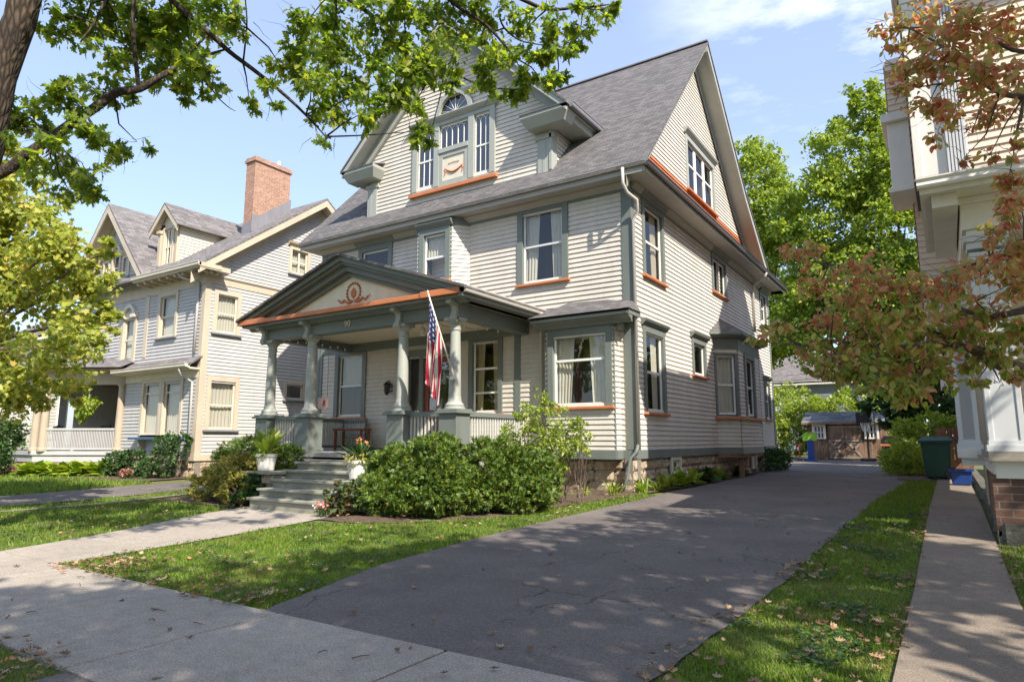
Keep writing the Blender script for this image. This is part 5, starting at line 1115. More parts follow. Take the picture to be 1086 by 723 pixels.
t=thing('toy_scooter','small red toy scooter beside the blue toy hoop','toy',(-6.1,34.6,.18)); q=MB(); q.tube([(-6.1,34.6,.28),(-6.12,34.65,.95)],.03,6); q.tube([(-6.28,34.65,.95),(-5.96,34.65,.95)],.025,6); build(q,'stem',paint('red_plastic',(.5,.03,.02),.4),t)
q=MB(); q.box(-6.15,-6.02,34.1,34.65,.24,.28); build(q,'deck',M['blue_pl'],t)
for y in (34.08,34.7): q=MB(); q.lathe([(.02,-.02),(.07,-.02),(.07,.02),(.02,.02)],(0,0,0),14); q.v=[(-6.08+v[2],y+v[1],.25+v[0]) for v in q.v]; build(q,'wheel',M['iron'],t)
t=thing('gas_grill','covered black gas grill with red trim right of the shed','grill',(-2.35,36.6,.18))
q=MB(); q.prismF(Fr((0,36.8,0),(1,0,0),(0,-1,0)),[(-2.75,1.0),(-1.95,1.0),(-1.95,1.2),(-2.08,1.38),(-2.6,1.38),(-2.75,1.2)],0,.5); build(q,'lid',M['iron'],t,bevel=.03)
q=MB(); q.box(-2.78,-1.9,36.28,36.32,.9,1.0); build(q,'front_panel',M['rust'],t)
for x in (-2.7,-2.0):
    for y in (36.35,36.75): q=MB(); q.box(x-.025,x+.025,y-.025,y+.025,.18,.95); build(q,'leg',M['iron'],t)
q=MB(); q.box(-2.72,-1.98,36.34,36.78,.35,.9); build(q,'cabinet',M['iron'],t)
t=thing('garden_stone_pile','pale round stones heaped right of the grill','stones',(-1.85,36.2,.18)); 
for k in range(6):
    q=MB(); r=jit(.1,.2); c0=(-1.9+jit(-.25,.25),36.2+jit(-.2,.2),.18+r*.5+.12*(k>3)); q.lathe([(.01,-r*.6),(r*.8,-r*.4),(r,0),(r*.7,r*.5),(.01,r*.65)],c0,9); build(q,'stone',M['mortar'] if k%2 else paint('pale_stone',(.5,.42,.36),.9),t,smooth=True)
# wheelie bin
t=thing('wheeled_bin','dark green wheeled bin standing on the grass at the path end','bin',(-.3,20.9,.18))
q=MB(); 
def tap(mb,x0,x1,y0,y1,z0,z1,k): mb.hexa([(x0+k,y0+k,z0),(x1-k,y0+k,z0),(x1-k,y1-k,z0),(x0+k,y1-k,z0),(x0,y0,z1),(x1,y0,z1),(x1,y1,z1),(x0,y1,z1)])
tap(q,-.66,.02,20.5,21.3,.22,1.16,.07); build(q,'body',M['green_pl'],t,bevel=.04)
q=MB(); q.box(-.70,.06,20.45,21.35,1.10,1.17); build(q,'rim',M['green_pl'],t,bevel=.02)
q=MB(); q.add([(-.7,20.42,1.17),(.10,20.42,1.17),(.10,21.38,1.2),(-.7,21.38,1.2),(-.62,20.55,1.25),(.0,20.55,1.25),(.0,21.3,1.29),(-.62,21.3,1.29)],[(0,1,5,4),(1,2,6,5),(2,3,7,6),(3,0,4,7),(4,5,6,7)]); q.tube([(.1,20.6,1.2),(.16,20.6,1.14),(.16,21.2,1.14),(.1,21.2,1.2)],.02,6); build(q,'lid',M['green_pl'],t,bevel=.015)
for y in (20.55,21.25): q=MB(); q.lathe([(.03,-.04),(.14,-.04),(.15,0),(.14,.04),(.03,.04)],(0,0,0),18); q.v=[(.0+v[0]-.02,y+v[2],.33+v[1]) for v in q.v]; build(q,'wheel',M['iron'],t)
t=thing('recycling_tub','open blue plastic recycling tub on the path by the cream house','recycling tub',(.16,18.15,.19))
q=MB(); tap(q,-.06,.36,17.95,18.4,.2,.5,.04); build(q,'body',M['blue_pl'],t,bevel=.02); q=MB()
for a in ((-.09,.39,17.92,17.96),(-.09,.39,18.39,18.43),(-.09,-.05,17.96,18.39),(.35,.39,17.96,18.39)): q.box(*a,.5,.54)
build(q,'rim',M['blue_pl'],t)
t=thing('board_fence','brown vertical board fence behind the green bin','fence',(.2,24,.18)); q=MB(); x=-.35
while x<.55: q.box(x,x+.14,24.0,24.03,.2,1.55); x+=.15
build(q,'boards',M['fencew'],t); q=MB(); q.box(-.35,.55,24.03,24.08,.5,.6);q.box(-.35,.55,24.03,24.08,1.2,1.3); build(q,'rail',M['fencew'],t)
t=thing('bird_feeder','small wooden bird feeder hanging in the trees above the bin','bird feeder',(-.28,20,2.9)); q=MB(); q.box(-.42,-.18,19.9,20.1,2.72,2.95); build(q,'box',paint('feeder_wood',(.62,.32,.12),.6),t); q=MB(); q.prismF(Fr((0,19.85,0),(1,0,0),(0,-1,0)),[(-.48,2.95),(-.12,2.95),(-.3,3.08)],-.3,0); q.tube([(-.3,20,3.08),(-.3,20,4.6)],.006,4); build(q,'roof',M['fencew'],t)
# distant houses
def farhouse(name,label,x0,x1,y0,z1,zr,wm,rm,wins,gab=None):
    t=thing(name,label,'house',((x0+x1)/2,y0,.1)); F=Fr((0,y0,0),(1,0,0),(0,-1,0)); w=MB(); clap(w,F,.3,z1,x0,x1,[],ex=.16,lip=.02); w.box(x0,x1,y0+.05,y0+9,.1,z1)
    if gab: w.prismF(F,[(gab[0],z1-.2),(gab[1],z1-.2),((gab[0]+gab[1])/2,zr-.2)],-3,.05)
    build(w,'wall',wm,t); r=MB(); r.slab([(x0-.5,y0-.5,z1),(x1+.5,y0-.5,z1),(x1+.5,y0+4.5,zr),(x0-.5,y0+4.5,zr)],.12,(0,0,-1)); r.slab([(x0-.5,y0+9.5,z1),(x1+.5,y0+9.5,z1),(x1+.5,y0+4.5,zr),(x0-.5,y0+4.5,zr)],.12,(0,0,-1))
    if gab:
        m_=(gab[0]+gab[1])/2
        for e_ in (gab[0]-.4,gab[1]+.4):
            a=[(e_,y0-.4,z1-.3),(m_,y0-.4,zr),(m_,y0+4,zr),(e_,y0+4,z1-.3)]; r.slab(a if e_>m_ else a[::-1],.12,(0,0,-1))
    build(r,'roof',rm,t); tr=MB()
    tr.fb(F,x0-.05,x0+.2,.3,z1,0,.06);tr.fb(F,x1-.2,x1+.05,.3,z1,0,.06);tr.fb(F,x0-.5,x1+.5,z1-.25,z1-.02,0,.5); build(tr,'trim',M['rwhite'],t)
    for a,b,c,d in wins: window(t,F,a,b,c,d,casing=.16,mats=RW,curt=None,hood=False,sill=False,glass='glassd')
    return t
BH=paint('blue_grey_siding',(.22,.24,.30),.6,.08)
farhouse('distant_house','blue grey house with white trim far behind the shed',-12.4,-2.5,60,6.0,9.3,BH,M['roof2'],[(-11.0,-10.1,4.2,5.8),(-9.1,-8.0,3.6,4.8),(-6.6,-5.6,4.3,5.9)],(-8.6,-5.0))
farhouse('distant_house','white house seen through the neighbouring porch on the left',-46,-34,15,6.5,9.5,M['ncreamw'],M['roof2'],[(-41.3,-40,1.7,3.4),(-38,-36.8,1.7,3.4),(-36.2,-35.2,4.2,5.6)])
q=MB()
for z in (6.1,5.7,5.45): q.tube([(-24,52,z+.4),(-10,53,z-.1),(6,54,z+.5)],.018,4)
tag(build(q,'utility_wires',M['iron']),'thin dark utility wires strung across before the distant blue house','wires')

# ================================================================ trees and plants
OAKC = [(-7.57,2.66,5.6,0.25),(-7.57,2.97,5.72,0.29),(-7.48,3.2,5.94,0.32),(-7.53,3.54,5.97,0.33),(-7.04,3.66,5.97,0.38),(-7.1,4.03,6.09,0.34),(-5.86,3.51,5.54,0.29),(-7.09,2.98,5.28,0.25),(-7.56,3.58,5.64,0.33),(-6.93,3.68,5.48,0.3),(-7.22,3.99,5.31,0.22),(-6.12,3.51,4.95,0.24),(-7.21,2.93,4.81,0.25),(-6.97,2.68,4.52,0.23),(-7.5,2.76,4.61,0.22),(-7.23,3.16,4.98,0.25),(-6.71,2.5,3.94,0.22),(-6.87,2.83,4.21,0.23),(-6.84,3.1,4.11,0.21),(-7.63,3.65,4.63,0.16),(-7.95,2.77,4.58,0.22),(-7.08,2.32,4.1,0.18),(-7.94,2.99,4.12,0.29),(-6.81,2.8,3.75,0.2),(-7.61,3.02,3.79,0.2),(-6.77,2.88,3.57,0.11),(-6.8,2.37,3.68,0.16),(-8.23,2.64,4.71,0.15),(-5.97,3.8,5.65,0.2),(-5.88,4.13,4.86,0.23),(-6.91,4.59,5.32,0.18),(-6.5,4.75,5.7,0.29),(-5.67,4.52,5.2,0.32),(-6.21,5.21,6.16,0.42),(-5.96,4.57,5.97,0.31),(-6.01,5.01,5.23,0.29),(-5.51,4.68,4.54,0.16),(-6.39,5.2,5.05,0.18),(-5.79,5.26,5.41,0.29),(-5.87,5.63,6.13,0.37),(-6.03,5.19,6.54,0.36),(-5.16,5.0,6.04,0.33),(-5.07,5.31,5.81,0.34),(-5.22,4.89,4.84,0.23),(-4.94,5.11,5.2,0.32),(-4.75,5.23,4.96,0.21),(-4.86,5.49,5.53,0.31),(-5.03,5.76,6.36,0.36),(-4.34,5.46,5.63,0.3),(-4.81,6.14,6.56,0.36),(-4.75,5.72,5.49,0.23),(-4.41,6.02,5.71,0.29),(-4.68,6.6,6.5,0.31),(-4.32,6.29,6.53,0.3),(-4.13,6.32,5.89,0.26),(-4.24,6.6,5.62,0.22),(-4.65,6.56,5.73,0.22),(-3.73,6.34,5.46,0.17),(-4.2,7.53,6.12,0.16),(-4.74,5.22,4.62,0.16),(-5.28,6.09,4.99,0.15),(-4.33,6.99,6.73,0.32),(-3.52,6.33,6.24,0.28),(-3.8,7.48,6.66,0.23),(-3.69,6.87,6.16,0.18),(-3.51,7.34,6.83,0.25),(-3.02,6.85,6.44,0.14),(-3.74,6.25,5.72,0.17),(-3.7,6.51,6.03,0.17),(-5.02,6.64,5.82,0.19),(-4.86,5.14,6.06,0.27),(-5.17,6.13,5.49,0.18)]
OAKOFF = [(-8.6,1.81,6.37,0.6),(-8.23,2.3,6.89,0.62),(-6.86,2.68,6.4,0.58),(-6.37,3.37,6.76,0.71),(-5.98,4.25,7.11,0.66),(-5.53,5.3,7.52,0.72),(-4.2,5.53,7.06,0.66),(-3.81,7.13,7.87,0.64),(-8.54,1.78,5.04,0.57),(-8.84,1.85,3.73,0.58),(-6.12,2.69,7.29,0.83),(-5.96,4.84,9.0,1.08),(-3.71,5.79,8.4,0.9),(-7.18,1.89,7.4,0.82)]
OAKB={'trunk':[(-8.88,2.19,-0.38,0.312),(-8.37,2.25,1.81,0.205),(-7.93,2.36,3.5,0.189),(-7.62,2.44,4.86,0.182),(-7.39,2.5,6.08,0.166),(-7.14,2.59,7.81,0.12)],
'l1':[(-7.93,2.28,3.62,0.094),(-7.74,2.43,3.83,0.076),(-7.39,2.71,4.23,0.072),(-7.18,2.92,4.51,0.068),(-7.02,3.09,4.78,0.064),(-6.9,3.27,4.89,0.055),(-6.73,3.46,5.11,0.041),(-6.49,3.71,5.34,0.026),(-6.31,3.92,5.5,0.01)],
'l2':[(-7.39,2.41,6.56,0.088),(-6.91,2.9,6.24,0.059),(-6.64,3.38,5.89,0.046),(-6.41,3.71,5.58,0.041),(-6.21,4.01,5.34,0.037),(-6.05,4.26,5.17,0.032),(-5.91,4.65,4.9,0.022),(-5.81,4.87,4.7,0.009)],
'up':[(-6.9,3.27,4.89,0.035),(-6.81,3.16,5.17,0.032),(-6.77,3.08,5.76,0.03),(-6.64,3.03,6.54,0.03)],
'l3':[(-7.27,2.6,7.31,0.08),(-6.14,3.77,6.95,0.063),(-5.64,4.79,6.46,0.039),(-5.39,4.99,6.24,0.037),(-5.33,5.16,6.18,0.034),(-5.12,5.45,6.01,0.03),(-4.88,5.9,5.77,0.021),(-4.53,6.39,5.62,0.01)],
'l4':[(-6.14,3.77,6.95,0.063),(-5.0,5.11,7.01,0.045),(-4.7,5.75,6.55,0.035),(-4.4,6.12,6.29,0.028),(-4.2,6.43,5.97,0.014)],
'l5':[(-5.0,5.11,7.01,0.045),(-4.09,6.48,6.75,0.036),(-3.89,6.74,6.69,0.03),(-3.54,7.08,6.78,0.022),(-3.25,7.37,6.88,0.01)],
't1':[(-4.26,6.18,6.44,0.018),(-4.27,6.32,6.33,0.018),(-4.13,6.55,6.22,0.014),(-3.83,6.87,6.21,0.009)],
't2':[(-6.21,4.01,5.34,0.016),(-6.14,3.99,5.71,0.013),(-6.13,3.94,6.02,0.01)],
't3':[(-6.41,3.71,5.58,0.015),(-6.52,3.57,5.28,0.012),(-6.63,3.55,4.98,0.007)],
't4':[(-6.49,3.71,5.34,0.013),(-6.43,3.81,4.98,0.01),(-6.4,3.97,4.86,0.008),(-6.32,4.03,4.8,0.005)],
't5':[(-7.01,2.92,5.76,0.02),(-7.03,2.84,5.45,0.016),(-7.07,2.75,5.2,0.01)],
}
DOGC = [(-0.09,5.54,4.34,0.15),(0.13,5.79,4.45,0.21),(0.3,5.25,4.04,0.2),(0.56,5.75,4.23,0.21),(-0.14,5.52,4.0,0.11),(0.01,5.3,3.88,0.15),(0.18,5.28,3.81,0.19),(0.37,5.12,3.6,0.19),(0.53,4.98,3.48,0.15),(0.07,5.17,3.51,0.13),(0.25,5.65,3.63,0.14),(0.46,5.91,3.65,0.16),(0.53,5.08,3.2,0.12),(-0.06,5.09,3.62,0.08),(0.15,5.95,3.6,0.09),(0.31,5.51,3.37,0.07),(0.39,5.39,3.13,0.06),(0.5,5.19,3.06,0.07),(0.24,5.6,3.21,0.07),(0.52,5.78,3.1,0.1),(-0.89,5.64,2.69,0.14),(-0.68,5.62,2.54,0.16),(-0.43,5.29,2.43,0.17),(-0.9,6.07,2.5,0.15),(-0.53,5.3,2.23,0.17),(-0.31,5.68,2.38,0.18),(-0.8,6.04,2.19,0.14),(-1.03,5.44,2.09,0.11),(-1.32,5.95,2.11,0.1),(-1.02,6.16,1.98,0.12),(-0.76,5.89,1.93,0.17),(-0.48,6.0,2.08,0.21),(-0.25,5.35,2.04,0.19),(-0.07,5.61,2.27,0.17),(0.1,5.3,2.25,0.16),(0.3,5.92,2.46,0.15),(0.4,5.34,2.42,0.13),(0.45,5.51,2.25,0.13),(-0.07,6.17,2.06,0.21),(0.15,6.0,2.06,0.2),(0.34,6.08,2.16,0.16),(-0.48,5.73,1.78,0.18),(-0.62,5.78,1.69,0.13),(-0.27,5.96,1.79,0.21),(-0.05,5.7,1.75,0.17),(-0.74,5.61,1.71,0.11),(-0.88,5.71,1.77,0.08),(-0.38,5.46,1.61,0.12),(-0.21,5.65,1.58,0.12),(-0.0,6.19,1.69,0.11),(0.19,6.12,1.82,0.11),(0.35,5.76,1.83,0.13),(0.45,5.59,1.94,0.13),(0.4,5.47,1.61,0.07),(0.43,5.1,2.6,0.13),(0.34,5.32,2.58,0.09),(0.55,5.75,2.91,0.1),(-1.05,5.98,2.84,0.08),(0.18,5.56,1.59,0.05),(0.34,5.94,1.61,0.05)]
DOGOFF = [(0.88,5.55,3.85,0.39),(0.91,5.52,3.15,0.37),(0.8,5.59,2.48,0.38),(0.8,5.75,1.8,0.32),(0.24,5.22,4.63,0.27),(0.69,5.45,4.66,0.33),(1.04,4.9,4.05,0.34),(1.2,5.11,3.21,0.44),(1.2,5.52,2.45,0.47)]
DOGB={'trunk':[(2.18,8.3,-2.0,0.447),(2.24,7.94,0.21,0.335),(1.98,7.45,1.32,0.263)],
'a':[(1.98,7.45,1.32,0.248),(1.16,6.63,1.59,0.098),(0.5,6.04,1.73,0.041),(0.25,5.98,1.85,0.035),(-0.04,5.89,1.91,0.029),(-0.36,5.93,1.92,0.022),(-0.75,5.89,2.01,0.012),(-1.0,5.86,1.99,0.006)],
'a2':[(0.49,6.05,1.65,0.028),(0.3,6.02,1.76,0.025),(0.08,5.97,1.94,0.018),(-0.09,5.95,2.07,0.013),(-0.17,5.88,2.22,0.007)],
'b':[(1.98,7.45,1.32,0.219),(1.32,6.64,2.07,0.098),(0.79,6.15,2.16,0.048),(0.33,5.98,2.11,0.025),(0.04,5.89,2.23,0.021),(-0.23,5.93,2.39,0.019),(-0.41,5.91,2.52,0.014),(-0.72,5.92,2.65,0.006)],
'c':[(1.98,7.45,1.32,0.219),(1.57,6.4,2.97,0.108),(1.03,5.83,3.52,0.053),(0.63,5.56,3.57,0.03),(0.5,5.58,3.65,0.024),(0.38,5.59,3.81,0.021),(0.2,5.54,4.09,0.014),(0.0,5.5,4.29,0.007)],
'd':[(1.57,6.4,2.97,0.094),(1.1,5.68,3.92,0.045),(0.66,5.52,3.88,0.02),(0.48,5.49,4.04,0.013),(0.33,5.47,4.27,0.007)],
'e':[(1.32,6.64,2.07,0.07),(0.87,5.99,2.71,0.034),(0.57,5.93,2.59,0.021),(0.36,5.93,2.53,0.014),(0.06,5.87,2.45,0.007)],
}
MAPC = [(-14.24,5.1,4.11,1.24),(-12.86,4.96,4.58,0.75),(-14.88,5.05,5.51,0.92),(-13.34,5.6,4.09,0.62),(-13.03,5.76,3.37,0.52),(-12.37,4.94,2.7,0.71),(-14.18,5.08,2.5,0.69),(-12.16,5.35,4.39,0.3),(-14.29,4.58,6.55,0.53),(-14.01,4.42,5.69,0.51),(-14.09,5.85,2.2,0.4),(-15.26,4.2,4.79,1.41),(-15.96,4.47,2.73,1.26),(-14.8,3.51,6.27,1.17),(-14.33,5.36,1.65,0.26),(-13.87,5.87,1.84,0.21)]


OAKOFF+=[(-6,6.5,9.3,.9),(-5,6,9.7,1.0),(-7,6.8,9.1,.8),(-4.2,5.4,9.2,1.0),(-3.9,2.3,6.4,.85),(-2.7,1.6,7.3,.85),(-5.2,2.1,6.9,.75),(-4.6,3.2,7.4,.7),(-1.8,2.6,7.6,.8)]  # out-of-view oak crown added to shade the porch, front walk and sidewalk
MAPC=[c for c in MAPC if c[2]>2.0]+[(-13.2,5.2,2.6,.5),(-14.6,5.3,1.9,.6)]
OAKC=[c for c in OAKC if c[:3] not in ((-4.86,5.14,6.06),(-5.17,6.13,5.49),(-5.02,6.64,5.82),(-4.33,6.99,6.73)) or c[2]>6]
DOGOFF+=[(1.9,5.9,5.0,.9),(2.8,5.4,5.8,1.0),(2.7,6.9,5.2,.9),(3.5,6.2,5.9,1.0),(2.5,7.6,5.2,.9),(3.8,7.2,6.7,1.1),(4.6,7.9,7.4,1.1),(1.8,8.0,4.9,.6)]  # extra unseen crown clumps, added so the driveway lies in shade
def limb(mb,pts,n=10):
    # smooth the polyline, then sweep a tapering tube along it
    P=[Vector(p[:3]) for p in pts]; r=[p[3] for p in pts]; Q=[];rr=[]
    for i in range(len(P)-1):
        p0=P[max(i-1,0)];p1=P[i];p2=P[i+1];p3=P[min(i+2,len(P)-1)]
        for k in range(4):
            t=k/4; q=.5*((2*p1)+(p2-p0)*t+(2*p0-5*p1+4*p2-p3)*t*t+(3*p1-p0-3*p2+p3)*t**3)
            q+=Vector((noise.noise(q*3),noise.noise(q*3+Vector((9,0,0))),noise.noise(q*3+Vector((0,9,0)))))*.03*min(1,r[i]*20)
            Q.append(q); rr.append((r[i]*(1-t)+r[i+1]*t)*(1+.12*noise.noise(q*4)))
    Q.append(P[-1]); rr.append(r[-1]); mb.tube(Q,rr,n)
def twigs(mb,centres,n,rad,r0=.006,seg=4,droop=.0):
    for c in centres:
        for _ in range(n):
            p=Vector(c[:3])+Vector(RNG.normal(size=3))*c[3]*.3; d=Vector(RNG.normal(size=3)).normalized(); pts=[p]
            for k in range(seg): d=(d+Vector(RNG.normal(size=3))*.35+Vector((0,0,-droop))).normalized(); p=p+d*c[3]*rad/seg; pts.append(p)
            mb.tube(pts,[r0*(1-k/(seg+1)) for k in range(seg+1)],4,cap=False)
def link(mb,a,bs,r):
    """thin boughs from the nearest point of a limb to each clump"""
    A=[Vector(p[:3]) for L in a for p in L]
    for b in bs:
        B_=Vector(b[:3]); n_=min(A,key=lambda p:(p-B_).length)
        if (n_-B_).length<2.2:
            m_=(n_+B_)/2+Vector(RNG.normal(size=3))*.08*(n_-B_).length; mb.tube([n_,m_,B_],[r,r*.7,r*.3],5,cap=False)
# --- oak at the left
oak=thing('oak_tree','large oak with lobed green leaves reaching over the sidewalk from the upper left','tree',(-8.9,1.25,0))
OAKB['trunk']=[(-9.1,1.1,-.1,.30),(-9.0,1.25,.4,.23),(-8.6,1.7,1.8,.19),(-8.07,2.26,3.5,.165),(-7.76,2.35,4.86,.15),(-7.52,2.42,6.08,.14),(-7.25,2.5,7.81,.11)]
q=MB(); limb(q,OAKB['trunk'],16); build(q,'trunk',M['oakbark'],oak,smooth=True)
q=MB()
for k,v in OAKB.items():
    if k!='trunk': limb(q,[(a,b,c,r*.72) for a,b,c,r in v],8)
link(q,[v for k,v in OAKB.items() if k!='trunk'],OAKC,.012)
twigs(q,[c for c in OAKC],4,1.5,.0035)
build(q,'limbs',M['oakbark'],oak,smooth=True)
bl=[c for c in OAKC]; 
cloud('crown',bl,15500,.084,T_oak(),M['oak'],oak,up=.7,droop=.25,shell=.0,clump=620,cs=.36,svar=.5)
cloud('crown',OAKOFF,7600,.14,T_oak(),M['oak'],oak,up=.7,shell=.0,clump=300,cs=.4)
# --- dogwood at the right
dg=thing('dogwood_tree','small dogwood turning red and bronze, its branches reaching over the side path from the right','tree',(2.2,7.5,.03))
DOGB['trunk']=[(2.25,7.55,0,.13),(2.2,7.5,.6,.10),(1.98,7.45,1.32,.09)]
q=MB(); limb(q,DOGB['trunk'],12); build(q,'trunk',M['bark'],dg,smooth=True)
for k in DOGB: DOGB[k]=[(a,b,c,min(r,.075)) for a,b,c,r in DOGB[k]]
q=MB()
for k,v in DOGB.items():
    if k!='trunk': limb(q,[(a,b,c,r*.8) for a,b,c,r in v],8)
link(q,[v for k,v in DOGB.items() if k!='trunk'],DOGC,.008)
twigs(q,DOGC,7,1.6,.0032)
build(q,'limbs',M['bark'],dg,smooth=True)
cloud('crown',[c for c in DOGC if c[2]>2.12],4200,.054,T_dog(),M['dogwood'],dg,up=.5,droop=.75,shell=.0,clump=400,cs=.5,svar=.3)
cloud('crown',[c for c in DOGC if c[2]<=2.12],3300,.060,T_dog(),M['dogwoodg'],dg,up=.5,droop=.8,shell=.0,clump=300,cs=.5,svar=.3)
cloud('crown',DOGOFF,7000,.09,T_dog(),M['dogwood'],dg,up=.6,droop=.6,shell=.0,clump=420,cs=.5)
# --- yellow green maple in front of the neighbour
mp=thing('maple_tree','bright yellow green maple in front of the grey house on the left','tree',(-16.2,4.3,0))
q=MB(); limb(q,[(-16.2,4.3,0,.22),(-16.1,4.35,1.2,.17),(-15.8,4.4,2.6,.14),(-15.3,4.5,4.2,.1),(-15,4.6,6,.05)],12); build(q,'trunk',M['bark'],mp,smooth=True)
q=MB(); 
for c in MAPC: limb(q,[(-15.8,4.4,2.6,.05),((c[0]-15.8)/2,(c[1]+4.4)/2,(c[2]+2.9)/2,.035),(c[0],c[1],c[2],.012)],6)
build(q,'limbs',M['bark'],mp)
cloud('crown',MAPC,24000,.095,T_maple(),M['maple'],mp,up=.8,droop=.2,shell=.1,clump=520,cs=.36)
# --- trees behind
def tree(name,label,base,h,blobs,n,size,mat,tm=None,clump=300,cs=.28,r=.3,group=None,limbs=True,shell=.35):
    t=thing(name,label,'tree',base,group); x,y,z=base
    q=MB(); limb(q,[(x,y,z-.2,r),(x+.1,y,z+h*.2,r*.8),(x-.1,y+.1,z+h*.45,r*.6),(x,y,z+h*.75,r*.25)],10); build(q,'trunk',M['bark'],t,smooth=True)
    if limbs:
        q=MB()
        for b in blobs: limb(q,[(x,y,z+h*.28,r*.4),((x+b[0])/2,(y+b[1])/2,(z+h*.3+b[2])/2,r*.25),(b[0],b[1],b[2],r*.08)],6)
        build(q,'limbs',M['bark'],t)
    cloud('crown',blobs,n,size,tm or T_simple(1,.7),mat,t,up=.6,shell=shell,clump=clump,cs=cs); return t
tree('broadleaf_tree','tall sunlit green tree rising behind the drive between the two houses',(-2.5,46,.2),22,[(-3.4,46,19,3.0,3,3.8),(-6.2,46.5,15.5,3.2,3,3.6),(-5.2,47,11.5,3.4,3,3.2),(-1.2,46,17,2.6,3,3),(-1.2,45.5,14,3.2,3,3.2),(-3.8,46,10.5,4,3.6,3.2),(.8,46,10,3.2,3,3.5),(-7.6,47,9.5,2.6,2.6,2.6),(-2.8,46,22.2,1.8,1.8,1.8),(-1,46,6.5,3.4,3,2.5)],72000,.26,M['far'],clump=1000,cs=.25,r=.4)
tree('broadleaf_tree','feathery green tree seen just right of the victorian gable, left of the taller one',(-11,52,.2),20,[(-11.3,52,21.5,2.4,2.6,3.2),(-9.4,51,17.5,2.6,2.8,3),(-12.5,52,17,2.6,2.6,3),(-10.5,52,13.2,3,2.6,3),(-10.3,52,9,3,3,2.5),(-12.8,53,8.2,2.6,2.6,2.5)],38000,.27,M['far'],clump=560,cs=.26,r=.3)
tree('broadleaf_tree','yellowing tree standing left of the distant blue house',(-15.5,62,.2),9,[(-15.6,62,7.2,2.6,2.6,2.8),(-14.4,61,5,2.2,2.2,2.6),(-17.5,62,6,2.4,2.4,2.6)],7000,.36,M['fary'],clump=160,r=.3)
tree('broadleaf_tree','dark green tree crowding over the shed and the wheeled bin',(-.6,33,.2),6.5,[(-.9,33,4.6,1.7),(-2.1,34.5,4.2,1.6,1.5,1.3),(.4,32,4.9,1.8),(-.5,31.5,3.2,1.5,1.4,1.2),(-1.6,36.5,5.6,1.7,1.5,1.5),(.9,30,3.4,1.3),(-2.7,37.5,5.4,1.4,1.2,1.0),(-1.3,27.5,2.6,1.1,1,1.2),(-.1,27,2.9,1.2,1,1.3),(-.9,28,4.2,1.3,1,1.2)],23000,.24,M['dkgreen'],clump=330,cs=.3,r=.16,shell=.2)
def shrub(name,label,blobs,n,size,mat,tm=None,stem=None,group=None,cat='shrub',**k):
    bx=sum(b[0] for b in blobs)/len(blobs); by=sum(b[1] for b in blobs)/len(blobs)
    t=thing(name,label,cat,(bx,by,g(by)),group); q=MB()
    for b in blobs:
        for s_ in range(stem or 4):
            q.tube([(b[0]+random.uniform(-.1,.1),b[1]+random.uniform(-.1,.1),g(by)-.02),(b[0]+random.uniform(-.3,.3)*b[3],b[1]+random.uniform(-.3,.3)*b[3],g(by)+b[2]*.4),(b[0]+random.uniform(-.6,.6)*b[3],b[1]+random.uniform(-.6,.6)*b[3],b[2]+random.uniform(-.1,.3)*b[3])],[.018*min(1,b[3]*1.6),.012*min(1,b[3]*1.6),.004],5)
    build(q,'stems',M['bark'],t)
    kw=dict(up=.3,shell=.6,clump=260,cs=.28,outw=1.1,zmin=g(by)+.05); kw.update(k)
    cloud('foliage',blobs,n,size,tm or T_simple(1,.5),mat,t,**kw); return t
shrub('yew_shrub','broad clipped yew bush with brown undergrowth right of the front steps',[(-7.55,8.1,.60,.60,.55,.52),(-6.95,8.25,.72,.7,.6,.55),(-7.3,7.75,.35,.6,.5,.35),(-6.7,8.05,.4,.55,.5,.4)],30000,.08,M['yew'],T_sprig(),clump=800,cs=.2,shell=.5)
shrub('yew_shrub','rounded yew bush at the porch corner, right half of the hedge',[(-6.2,8.85,.68,.68,.6,.55),(-5.75,9.2,.55,.55,.55,.5),(-6.35,8.4,.4,.5,.4,.35),(-5.7,8.95,.35,.5,.45,.3)],24000,.08,M['yew'],T_sprig(),clump=650,cs=.2,shell=.5)
shrub('yew_shrub','dark green dome of clipped yew left of the front steps',[(-12.1,8.6,.62,.95,.7,.62),(-11.3,8.5,.7,.7,.6,.5)],16000,.075,M['yew'],T_sprig(),clump=420,cs=.2,shell=.65)
shrub('bronze_shrub','loose yellow and bronze bush in front of the dark yew dome',[(-11.25,7.75,.5,.55,.45,.4),(-11.75,7.55,.35,.5,.4,.3),(-10.9,7.5,.35,.35,.3,.3)],6000,.08,M['yewy'],T_sprig(),clump=150,cs=.3,shell=.4,stem=8)
shrub('ivy_clump','dark ivy covering the stone cheek right of the steps',[(-8.0,7.35,.25,.32,.2,.28),(-7.75,7.45,.3,.35,.22,.28)],1500,.07,M['ivy'],T_maple(),clump=90)
shrub('ivy_clump','dark ivy hanging on the stone cheek left of the steps',[(-10.75,7.62,.3,.35,.15,.28),(-10.6,7.4,.15,.22,.2,.15)],1100,.06,M['dkgreen'],T_maple(),clump=80)
shrub('lilac_shrub','airy light green shrub growing in front of the right bay window',[(-6.05,10.4,1.35,.45,.4,.5),(-6.45,10.4,1.0,.4,.35,.45),(-5.65,10.3,1.15,.38,.35,.4),(-6.1,10.3,1.85,.22,.22,.3),(-5.4,10.3,1.5,.2,.2,.2),(-6.0,10.2,.7,.45,.35,.3),(-6.75,10.2,1.35,.3,.25,.35),(-5.3,10.2,1.1,.3,.25,.3),(-6.4,10.2,1.7,.25,.22,.25)],4200,.07,M['lilac'],T_simple(1,.5),clump=260,cs=.3,shell=.05,up=.4,outw=.5,stem=5)
RO=[]
